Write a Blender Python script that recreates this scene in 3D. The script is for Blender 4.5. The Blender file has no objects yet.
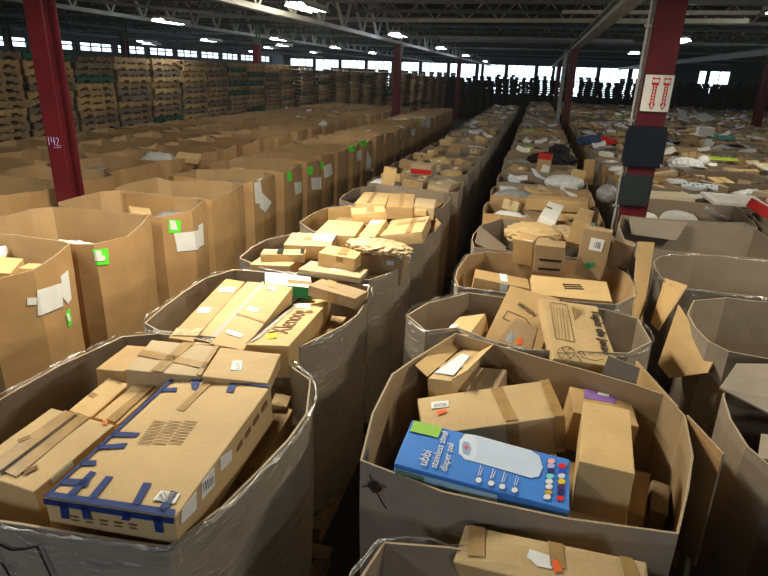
import bpy, bmesh, math, random
from mathutils import Vector, Matrix
from mathutils.bvhtree import BVHTree
from math import sin, cos, pi, radians

sc = bpy.context.scene
COL = sc.collection
# ------------------------------------------------------------------ camera
cam_d = bpy.data.cameras.new('camera')
cam = bpy.data.objects.new('camera', cam_d); COL.objects.link(cam)
cam_d.sensor_fit = 'HORIZONTAL'; cam_d.sensor_width = 36.0
cam_d.lens = 36.0 * 573.0 / 768.0
cam_d.clip_start = 0.05; cam_d.clip_end = 300
RX = Vector((0.96829576, 0.24766117, 0.03266914))     # image right in world axes
DN = Vector((0.1168346, -0.33339004, -0.93552165))    # image down
FW = Vector((-0.22080082, 0.90967853, -0.35175555))   # view direction
m = Matrix((RX, -DN, -FW)).transposed().to_4x4()
m.translation = Vector((0, 0, 2.55))
cam.matrix_world = m
sc.camera = cam
# ------------------------------------------------------------------ light and exposure
sc.view_settings.view_transform = 'Standard'
sc.view_settings.look = 'None'
sc.view_settings.exposure = 0.33
sc.view_settings.gamma = 1.0
sc.view_settings.use_curve_mapping = False
world = bpy.data.worlds.new('daylight_outside'); sc.world = world
world.use_nodes = True
bg = world.node_tree.nodes['Background']
bg.inputs[0].default_value = (0.72, 0.86, 1.0, 1); bg.inputs[1].default_value = 1.0
LAMP_WARM = (1.0, 0.89, 0.66)
LAMP_COOL = (0.86, 0.94, 1.0)
KEY_POWER = 135.0
SIDE_POWER = 95.0
BACK_POWER = 135.0
LEFT_POWER = 80.0
NEAR_POWER = 60.0       # fittings over the front rows
ROW_POWER = 14.0        # fittings further down the hall
WINDOW_GLOW = 2.2
TUBE_GLOW = 28.0
FILL_POWER = 30.0   # cool fill added behind the viewer, no real opening there
def area_light(name, loc, size, sizey, power, color, rot=(0, 0, 0), parent=None):
    d = bpy.data.lights.new(name, 'AREA'); d.shape = 'RECTANGLE'
    d.size = size; d.size_y = sizey; d.energy = power; d.color = color
    o = bpy.data.objects.new(name, d); COL.objects.link(o)
    o.location = loc; o.rotation_euler = rot
    if parent: o.parent = parent
    return o
area_light('rear_fill', (1.5, -6.5, 3.1), 9, 2.4, FILL_POWER, (0.80, 0.90, 1.0), (radians(72), 0, 0))  # added soft fill lamp, stands for no known source
sc.cycles.max_bounces = 5; sc.cycles.diffuse_bounces = 3; sc.cycles.glossy_bounces = 2
sc.cycles.transmission_bounces = 3; sc.cycles.transparent_max_bounces = 10
sc.cycles.use_denoising = True
sc.cycles.caustics_reflective = False; sc.cycles.caustics_refractive = False
sc.cycles.sample_clamp_indirect = 4.0

# ------------------------------------------------------------------ materials
MATS = {}
def newmat(name):
    mt = bpy.data.materials.new(name); mt.use_nodes = True
    MATS[name] = mt
    nt = mt.node_tree; return mt, nt, nt.nodes['Principled BSDF']
def plain(name, col, rough=0.6, metal=0.0, var=0.10, scale=9.0, emit=None, strength=0, bump=0.0):
    mt, nt, b = newmat(name)
    N = nt.nodes; L = nt.links
    tc = N.new('ShaderNodeTexCoord'); no = N.new('ShaderNodeTexNoise'); no.inputs['Scale'].default_value = scale
    no.inputs['Detail'].default_value = 4
    L.new(tc.outputs['Object'], no.inputs['Vector'])
    r = N.new('ShaderNodeValToRGB'); L.new(no.outputs['Fac'], r.inputs['Fac'])
    r.color_ramp.elements[0].position = 0.3; r.color_ramp.elements[1].position = 0.7
    r.color_ramp.elements[0].color = (*[c * (1 - var) for c in col], 1)
    r.color_ramp.elements[1].color = (*[min(1, c * (1 + var)) for c in col], 1)
    L.new(r.outputs['Color'], b.inputs['Base Color']); b.inputs['Specular IOR Level'].default_value = 0.25
    b.inputs['Roughness'].default_value = rough; b.inputs['Metallic'].default_value = metal
    if emit:
        b.inputs['Emission Color'].default_value = (*emit, 1); b.inputs['Emission Strength'].default_value = strength
    if bump:
        bp = N.new('ShaderNodeBump'); bp.inputs['Strength'].default_value = bump; bp.inputs['Distance'].default_value = 0.02
        L.new(no.outputs['Fac'], bp.inputs['Height']); L.new(bp.outputs['Normal'], b.inputs['Normal'])
    return mt
def kraft(name, col, rough=0.72, var=0.12, flute=0.25):
    """corrugated board: blotchy pulp colour, faint flutes, fine speckle"""
    mt, nt, b = newmat(name)
    N = nt.nodes; L = nt.links
    tc = N.new('ShaderNodeTexCoord')
    big = N.new('ShaderNodeTexNoise'); big.inputs['Scale'].default_value = 3.5; big.inputs['Detail'].default_value = 5
    fin = N.new('ShaderNodeTexNoise'); fin.inputs['Scale'].default_value = 90; fin.inputs['Detail'].default_value = 2
    wav = N.new('ShaderNodeTexNoise'); wav.inputs['Scale'].default_value = 11; wav.inputs['Detail'].default_value = 3
    for n in (big, fin, wav): L.new(tc.outputs['Object'], n.inputs['Vector'])
    a = N.new('ShaderNodeMath'); a.operation = 'MULTIPLY_ADD'; a.inputs[1].default_value = 0.35
    L.new(fin.outputs['Fac'], a.inputs[0]); L.new(big.outputs['Fac'], a.inputs[2])
    r = N.new('ShaderNodeValToRGB'); L.new(a.outputs[0], r.inputs['Fac'])
    r.color_ramp.elements[0].position = 0.45; r.color_ramp.elements[1].position = 0.9
    r.color_ramp.elements[0].color = (*[c * (1 - var) for c in col], 1)
    r.color_ramp.elements[1].color = (*[min(1, c * (1 + var)) for c in col], 1)
    L.new(r.outputs['Color'], b.inputs['Base Color'])
    b.inputs['Roughness'].default_value = rough
    bp = N.new('ShaderNodeBump'); bp.inputs['Strength'].default_value = flute; bp.inputs['Distance'].default_value = 0.012
    s = N.new('ShaderNodeMath'); s.operation = 'MULTIPLY_ADD'; s.inputs[1].default_value = 2.0
    L.new(big.outputs[0], s.inputs[0]); L.new(wav.outputs[0], s.inputs[2])
    L.new(s.outputs[0], bp.inputs['Height']); L.new(bp.outputs['Normal'], b.inputs['Normal'])
    return mt
kraft('kraft1', (0.54, 0.38, 0.185)); kraft('kraft2', (0.44, 0.285, 0.125)); kraft('kraft3', (0.34, 0.23, 0.12))
kraft('kraft4', (0.60, 0.41, 0.185)); kraft('kraft5', (0.29, 0.21, 0.125)); kraft('kraft6', (0.47, 0.36, 0.215))
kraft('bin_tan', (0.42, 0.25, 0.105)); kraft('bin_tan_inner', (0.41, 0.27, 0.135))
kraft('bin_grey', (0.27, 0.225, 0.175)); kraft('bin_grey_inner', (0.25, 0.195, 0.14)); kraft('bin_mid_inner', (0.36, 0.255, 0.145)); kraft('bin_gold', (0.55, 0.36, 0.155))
kraft('board_edge', (0.36, 0.27, 0.17), flute=0.1)
KR = ['kraft1', 'kraft2', 'kraft3', 'kraft4', 'kraft5', 'kraft6']
plain('tape', (0.36, 0.225, 0.085), 0.42, var=0.2, scale=14)
plain('shinytape', (0.55, 0.42, 0.25), 0.12, var=0.3, scale=25, bump=0.6)
for nm_, c_ in dict(bluetape=(0.012, 0.035, 0.17), white=(0.78, 0.78, 0.76), paleblue=(0.62, 0.72, 0.80), black=(0.008, 0.008, 0.009),
                    dark=(0.03, 0.026, 0.022), greytape=(0.42, 0.40, 0.36), yellow=(0.85, 0.75, 0.03), orange=(0.85, 0.13, 0.02), orange2=(0.62, 0.20, 0.07),
                    green2=(0.32, 0.6, 0.10), green3=(0.03, 0.25, 0.10), neon=(0.13, 0.85, 0.04), can1=(0.58, 0.69, 0.85), can2=(0.68, 0.77, 0.9), can3=(0.30, 0.42, 0.62), can4=(0.7, 0.12, 0.12),
                    paleblue2=(0.38, 0.62, 0.85), greyblue=(0.24, 0.36, 0.5), pinkwhite=(0.8, 0.45, 0.5), lavender=(0.5, 0.45, 0.8), navy=(0.02, 0.02, 0.12),
                    cyan=(0.2, 0.7, 0.75), gold=(0.55, 0.33, 0.04), redc=(0.75, 0.02, 0.03), bluec=(0.03, 0.08, 0.6), yellowc=(0.85, 0.6, 0.02),
                    darkpurple=(0.08, 0.02, 0.1), purple=(0.25, 0.13, 0.42), pinkred=(0.6, 0.2, 0.12), ubbi_blue=(0.065, 0.24, 0.72), red=(0.55, 0.02, 0.02),
                    cloth_black=(0.012, 0.012, 0.016), cloth_blue=(0.03, 0.07, 0.16), cream=(0.72, 0.62, 0.42), lime=(0.42, 0.6, 0.06), teal=(0.10, 0.35, 0.33), grey=(0.3, 0.3, 0.3), green_box=(0.02, 0.22, 0.07)).items():
    plain(nm_, c_, 0.62, var=0.05)
def barcode(name):
    mt, nt, b = newmat(name); N = nt.nodes; L = nt.links
    tc = N.new('ShaderNodeTexCoord'); w = N.new('ShaderNodeTexNoise'); w.noise_dimensions = '1D'; w.inputs['Scale'].default_value = 220; w.inputs['Detail'].default_value = 1
    sp = N.new('ShaderNodeSeparateXYZ'); ad = N.new('ShaderNodeMath'); ad.operation = 'ADD'
    L.new(tc.outputs['Object'], sp.inputs[0]); L.new(sp.outputs[0], ad.inputs[0]); L.new(sp.outputs[1], ad.inputs[1]); L.new(ad.outputs[0], w.inputs['W'])
    r = N.new('ShaderNodeValToRGB'); r.color_ramp.interpolation = 'CONSTANT'; r.color_ramp.elements[1].position = .5
    r.color_ramp.elements[0].color = (.06, .06, .07, 1); r.color_ramp.elements[1].color = (.72, .74, .76, 1)
    L.new(w.outputs['Fac'], r.inputs['Fac']); L.new(r.outputs['Color'], b.inputs['Base Color'])
barcode('barcode')
plain('ink', (0.035, 0.025, 0.02), 0.7); plain('ink2', (0.20, 0.12, 0.06), 0.7); plain('poly_white', (0.70, 0.72, 0.73), 0.3, var=0.12, scale=20, bump=0.8)
plain('poly_grey', (0.28, 0.29, 0.30), 0.3, var=0.3, scale=20, bump=0.8)
plain('paint_red', (0.115, 0.009, 0.015), 0.36, var=0.22, scale=3); plain('paint_green_grey', (0.10, 0.12, 0.115), 0.6)
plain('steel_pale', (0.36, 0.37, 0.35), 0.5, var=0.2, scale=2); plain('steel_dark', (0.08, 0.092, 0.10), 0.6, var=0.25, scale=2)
plain('roof_deck', (0.035, 0.042, 0.048), 0.7, var=0.3, scale=1.0); plain('wall_paint', (0.12, 0.13, 0.14), 0.8, var=0.2, scale=0.8)
plain('concrete', (0.035, 0.034, 0.033), 0.8, var=0.3, scale=0.7, bump=0.2); plain('paint_maroon', (0.07, 0.006, 0.010), 0.4)
plain('lamp_white', (0.75, 0.76, 0.76), 0.4)
plain('panel_black', (0.006, 0.010, 0.018), 0.45); plain('panel_grey', (0.022, 0.027, 0.032), 0.5)
plain('pallet_wood', (0.30, 0.20, 0.11), 0.85, var=0.35, scale=5); plain('pallet_grey_wood', (0.16, 0.125, 0.09), 0.85, var=0.35, scale=5)
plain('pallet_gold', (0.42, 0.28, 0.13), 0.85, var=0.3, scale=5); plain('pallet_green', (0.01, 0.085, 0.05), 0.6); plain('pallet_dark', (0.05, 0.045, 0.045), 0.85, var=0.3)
plain('tube', (1, 1, 1), 0.4, emit=(1.0, 1.0, 0.97), strength=TUBE_GLOW, var=0.0)
plain('window_light', (0.8, 0.85, 0.9), 0.3, emit=(0.72, 0.88, 1.0), strength=WINDOW_GLOW, var=0.0)
def film(name, lo=0.04, hi=0.5):
    """stretch film: clear, with streaky wrinkles that catch the light"""
    mt, nt, b = newmat(name); N = nt.nodes; L = nt.links
    N.remove(b); out = N['Material Output']
    tc = N.new('ShaderNodeTexCoord'); mp = N.new('ShaderNodeMapping'); mp.inputs['Scale'].default_value = (2.2, 2.2, 9); mp.inputs['Rotation'].default_value = (0.25, 0.2, 0)
    no = N.new('ShaderNodeTexNoise'); no.inputs['Scale'].default_value = 4.0; no.inputs['Detail'].default_value = 6; no.inputs['Distortion'].default_value = 1.0
    L.new(tc.outputs['Object'], mp.inputs['Vector']); L.new(mp.outputs['Vector'], no.inputs['Vector'])
    r = N.new('ShaderNodeMapRange'); r.inputs[1].default_value = 0.47; r.inputs[2].default_value = 0.68; r.inputs[3].default_value = lo; r.inputs[4].default_value = hi
    L.new(no.outputs['Fac'], r.inputs[0])
    bp = N.new('ShaderNodeBump'); bp.inputs['Strength'].default_value = 0.9; bp.inputs['Distance'].default_value = 0.03; L.new(no.outputs['Fac'], bp.inputs['Height'])
    g = N.new('ShaderNodeBsdfGlossy'); g.inputs['Roughness'].default_value = 0.22; g.inputs['Color'].default_value = (0.75, 0.75, 0.75, 1); L.new(bp.outputs['Normal'], g.inputs['Normal'])
    t = N.new('ShaderNodeBsdfTransparent'); mx = N.new('ShaderNodeMixShader')
    L.new(r.outputs[0], mx.inputs[0]); L.new(t.outputs[0], mx.inputs[1]); L.new(g.outputs[0], mx.inputs[2]); L.new(mx.outputs[0], out.inputs['Surface'])
film('stretch_film', 0.03, 0.26)
film('bubble_film', 0.12, 0.55)

# ------------------------------------------------------------------ helpers
class MB:
    """collects faces of one mesh"""
    def __init__(s): s.v = []; s.f = []; s.m = []
    def face(s, pts, mi=0):
        n = len(s.v); s.v += [tuple(p) for p in pts]; s.f.append(tuple(range(n, n + len(pts)))); s.m.append(mi)
    def box(s, x0, x1, y0, y1, z0, z1, mi=0, M=None):
        P_ = [Vector((x, y, z)) for z in (z0, z1) for y in (y0, y1) for x in (x0, x1)]
        if M is not None: P_ = [M @ p for p in P_]
        n = len(s.v); s.v += [tuple(p) for p in P_]
        for q in ((0, 2, 3, 1), (4, 5, 7, 6), (0, 1, 5, 4), (2, 6, 7, 3), (0, 4, 6, 2), (1, 3, 7, 5)):
            s.f.append(tuple(n + i for i in q)); s.m.append(mi)
    def bar(s, a, b, w, h=None, mi=0):
        a = Vector(a); b = Vector(b); d = (b - a); L_ = d.length; d.normalize()
        up = Vector((0, 0, 1)) if abs(d.z) < 0.95 else Vector((0, 1, 0))
        x = d.cross(up).normalized(); y = x.cross(d)
        M = Matrix((x, d, y)).transposed().to_4x4(); M.translation = a
        h = h or w; s.box(-w / 2, w / 2, 0, L_, -h / 2, h / 2, mi, M)
    def build(s, name, mats, parent=None, link=True, smooth=False):
        me = bpy.data.meshes.new(name); me.from_pydata(s.v, [], s.f)
        if isinstance(mats, str): mats = [mats]
        for q in mats: me.materials.append(MATS[q])
        me.polygons.foreach_set('material_index', s.m)
        if smooth: me.polygons.foreach_set('use_smooth', [True] * len(me.polygons))
        me.update()
        o = bpy.data.objects.new(name, me)
        if link: COL.objects.link(o)
        if parent: o.parent = parent
        return o
def tag(o, label=None, cat=None, group=None, kind=None):
    if label: o['label'] = label
    if cat: o['category'] = cat
    if group: o['group'] = group
    if kind: o['kind'] = kind
    return o
def empty(name, loc=(0, 0, 0)):
    o = bpy.data.objects.new(name, None); COL.objects.link(o); o.location = loc; o.empty_display_size = 0.2; return o
def euler_m(a, b, c): return Matrix.Rotation(a, 4, 'Z') @ Matrix.Rotation(b, 4, 'X') @ Matrix.Rotation(c, 4, 'Y')
def carton_mesh(w, d, h, bev=0.004, bulge=0.0, seed=0):
    """carton body: top face at z=0 with a crown, softened edges, slightly dented"""
    rnd = random.Random(seed)
    bm = bmesh.new(); bmesh.ops.create_cube(bm, size=1.0)
    bmesh.ops.subdivide_edges(bm, edges=bm.edges[:], cuts=3, use_grid_fill=True)
    for v in bm.verts:
        x, y, z = v.co * 2
        k = (1 - x * x) * (1 - y * y)
        v.co = Vector((v.co.x * w, v.co.y * d, v.co.z * h - h / 2))
        if abs(z) > .99: v.co.z += bulge * k * (1 if z > 0 else -1)
        if abs(x) > .99: v.co.x += 0.6 * bulge * (1 - y * y) * (1 - z * z) * (1 if x > 0 else -1)
        if abs(y) > .99: v.co.y += 0.6 * bulge * (1 - x * x) * (1 - z * z) * (1 if y > 0 else -1)
        v.co += Vector([rnd.uniform(-1, 1) * bulge * 0.25 for _ in range(3)])
    es = [e for e in bm.edges if len(e.link_faces) == 2 and e.calc_face_angle() > 1.0]
    if bev: bmesh.ops.bevel(bm, geom=es, offset=bev, segments=2, affect='EDGES', profile=0.5)
    me = bpy.data.meshes.new('carton'); bm.to_mesh(me); bm.free()
    return me
NRM = {'T': Vector((0, 0, 1)), 'F': Vector((0, -1, 0)), 'B': Vector((0, 1, 0)), 'R': Vector((1, 0, 0)), 'L': Vector((-1, 0, 0))}
def slab(pts, n, t=0.0015, base=0.0006):
    """thin solid sheet over the polygon pts, raised along n"""
    mb = MB(); lo = [Vector(p) + n * base for p in pts]; hi = [Vector(p) + n * (base + t) for p in pts]
    c = sum(lo, Vector()) / len(lo); nn = Vector()
    for i in range(len(hi)): nn += (hi[i] - c).cross(hi[(i + 1) % len(hi)] - c)
    if nn.dot(n) < 0: lo.reverse(); hi.reverse()
    mb.face(hi); mb.face(lo[::-1])
    for i in range(len(hi)):
        j = (i + 1) % len(hi); mb.face([lo[i], lo[j], hi[j], hi[i]])
    return mb
def lettering(txt, p0, p1, n, mat, parent, name='printed_lettering', bold=0.0):
    cu = bpy.data.curves.new(name, 'FONT'); cu.body = txt; cu.size = 1.0; cu.extrude = 0.0008; cu.offset = bold
    tmp = bpy.data.objects.new('tmp_text', cu); COL.objects.link(tmp)
    bpy.context.view_layer.update()
    dg = bpy.context.evaluated_depsgraph_get()
    me = bpy.data.meshes.new_from_object(tmp.evaluated_get(dg))
    bpy.data.objects.remove(tmp)
    xs = [v.co.x for v in me.vertices]; wd = max(xs) - min(xs)
    p0 = Vector(p0); p1 = Vector(p1); ex = (p1 - p0); k = ex.length / wd; ex.normalize(); ey = n.cross(ex)
    for v in me.vertices:
        c = v.co; v.co = p0 + ex * (c.x * k) + ey * (c.y * k) + n * (0.0018 + c.z)
    me.materials.clear(); me.materials.append(MATS[mat]); me.name = name
    o = bpy.data.objects.new(name, me); COL.objects.link(o); o.parent = parent
    return o
def prism(name, pts, thick, mat, parent=None):
    """bent-free board panel: outline in space, real thickness"""
    P_ = [Vector(p) for p in pts]; n = Vector(); c = sum(P_, Vector()) / len(P_)
    for i in range(len(P_)): n += (P_[i] - c).cross(P_[(i + 1) % len(P_)] - c)
    n.normalize(); mb = MB(); a = [p + n * thick / 2 for p in P_]; b = [p - n * thick / 2 for p in P_]
    mb.face(a); mb.face(b[::-1], 1)
    for i in range(len(P_)):
        j = (i + 1) % len(P_); mb.face([b[i], b[j], a[j], a[i]], 2)
    mats = [mat, mat, 'board_edge'] if isinstance(mat, str) else list(mat)
    return mb.build(name, mats, parent)
NUM = ['first', 'second', 'third', 'fourth', 'fifth', 'sixth', 'seventh', 'eighth', 'ninth', 'tenth', 'eleventh', 'twelfth', 'thirteenth', 'fourteenth', 'fifteenth', 'sixteenth', 'seventeenth', 'eighteenth', 'nineteenth', 'twentieth', 'twenty-first', 'twenty-second', 'twenty-third', 'twenty-fourth', 'twenty-fifth', 'twenty-sixth', 'twenty-seventh', 'twenty-eighth', 'twenty-ninth', 'thirtieth', 'thirty-first', 'thirty-second', 'thirty-third', 'thirty-fourth', 'thirty-fifth', 'thirty-sixth']
BOX = {
 'blue_tape': (-1.106,1.493,1.33,.069,.002,-.017,.425,.76,.17),
 'strap': (-1.517,1.332,1.3,-.093,.098,.003,.297,.343,.2),
 'plankA': (-1.592,1.7,1.27,.037,.051,.17,.099,.245,.1),
 'plankB': (-1.439,1.7,1.29,-.059,.109,.095,.106,.297,.1),
 'cross': (-1.398,1.945,1.36,.247,-.006,.072,.309,.284,.16),
 'plainlabel': (-1.089,1.974,1.36,.187,.063,.06,.274,.236,.072),
 'backleft': (-1.662,1.958,1.31,.161,-.051,.003,.127,.262,.15),
 'sidelong': (-.942,1.851,1.12,.043,.089,.087,.115,.383,.12),
 'sidesmall': (-.957,2.058,1.16,.203,.03,.141,.073,.094,.1),
 'D1': (-1.665,2.696,1.27,.16,.024,.099,.128,.838,.14),
 'D2a': (-1.549,2.712,1.26,.098,.038,-.029,.133,.844,.14),
 'D2b': (-1.355,2.635,1.3,.084,.058,.105,.17,.777,.16),
 'D3': (-1.169,2.731,1.25,.148,-.167,-.045,.206,1.055,.16),
 'D4': (-1.39,3.161,1.3,.453,.068,.158,.293,.172,.074),
 'D5': (-1.044,3.111,1.31,-.261,.005,.038,.34,.146,.07),
 'E1': (-1.628,3.63,1.33,.246,.014,-.019,.307,.125,.06),
 'E2': (-1.677,3.602,1.27,.031,.005,-.057,.301,.228,.1),
 'E3': (-1.526,3.902,1.36,.184,.025,-.006,.344,.304,.1),
 'E4': (-1.192,3.621,1.38,.065,-.056,.082,.256,.237,.1),
 'E5': (-1.202,3.506,1.29,.118,-.141,.07,.418,.328,.04),
 'E6': (-.93,3.865,1.33,-.069,.002,.117,.317,.145,.2),
 'F1': (-1.44,4.356,1.35,.145,-.051,.009,.315,.562,.12),
 'F3': (-1.35,4.852,1.4,.343,-.045,-.099,.297,.283,.1),
 'F4': (-1.198,4.483,1.34,.048,.044,-.046,.135,.493,.12),
 'F5': (-.967,4.698,1.33,.069,-.027,-.175,.353,.623,.1),
 'G1': (-1.515,5.675,1.34,.184,-.08,.007,.29,.906,.12),
 'G2': (-1.207,5.568,1.36,.175,.009,-.023,.26,.629,.12),
 'G3': (-.955,5.537,1.36,.116,.018,.041,.203,.37,.12),
 'G4': (-1.092,5.416,1.33,.135,.011,-.025,.352,.256,.06),
 'H1': (-.034,1.72,1.28,-.044,.074,.062,.588,.251,.2),
 'H2': (-.052,2.217,1.199,.304,.159,-.182,.602,.237,.213),
 'H3': (.405,2.018,1.288,-.107,-.053,-.012,.182,.476,.207),
 'H4': (.453,2.45,1.16,.029,.02,.091,.281,.227,.2),
 'H5': (-.236,2.573,1.2,-.236,-.088,-.164,.124,.458,.16),
 'H5b': (-.104,2.524,1.16,-.148,-.041,-.142,.191,.277,.14),
 'H6': (.567,2.023,1.05,-.239,-.025,-.09,.057,.284,.2),
 'H7': (.668,2.107,.98,-.207,-.002,.087,.068,.199,.16),
 'J1': (.182,1.401,1.2,-.165,.323,-.225,.546,.133,.25),
 'K1': (.347,2.951,1.3,.172,.26,.102,.331,.505,.061),
 'K2': (.062,3.174,1.2,-.211,.349,.111,.312,.62,.12),
 'K3': (-.262,3.042,1.2,-.149,-.063,-.319,.166,.424,.16),
 'L1': (-.097,3.962,1.2,.071,-.108,.113,.388,.295,.2),
 'L2': (.353,3.692,1.28,.108,.263,.016,.488,.225,.06),
 'M2': (.218,4.206,1.429,-.079,.054,-.011,.207,.15,.213),
 'M1': (.041,4.387,1.409,-.345,.215,-.002,.155,.13,.209),
 'M3': (.541,4.33,1.537,-.272,-.033,.036,.193,.127,.364),
 'M4': (.741,4.331,1.46,-.412,.319,.187,.155,.057,.405),
 'white5': (.267,5.715,1.35,-.134,.016,.239,.157,.682,.08),
 'N1': (.552,5.508,1.38,-.131,-.07,.187,.141,.857,.2),
 'N2': (.335,6.337,1.36,-.106,.026,-.049,.626,.247,.12),
}
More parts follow.
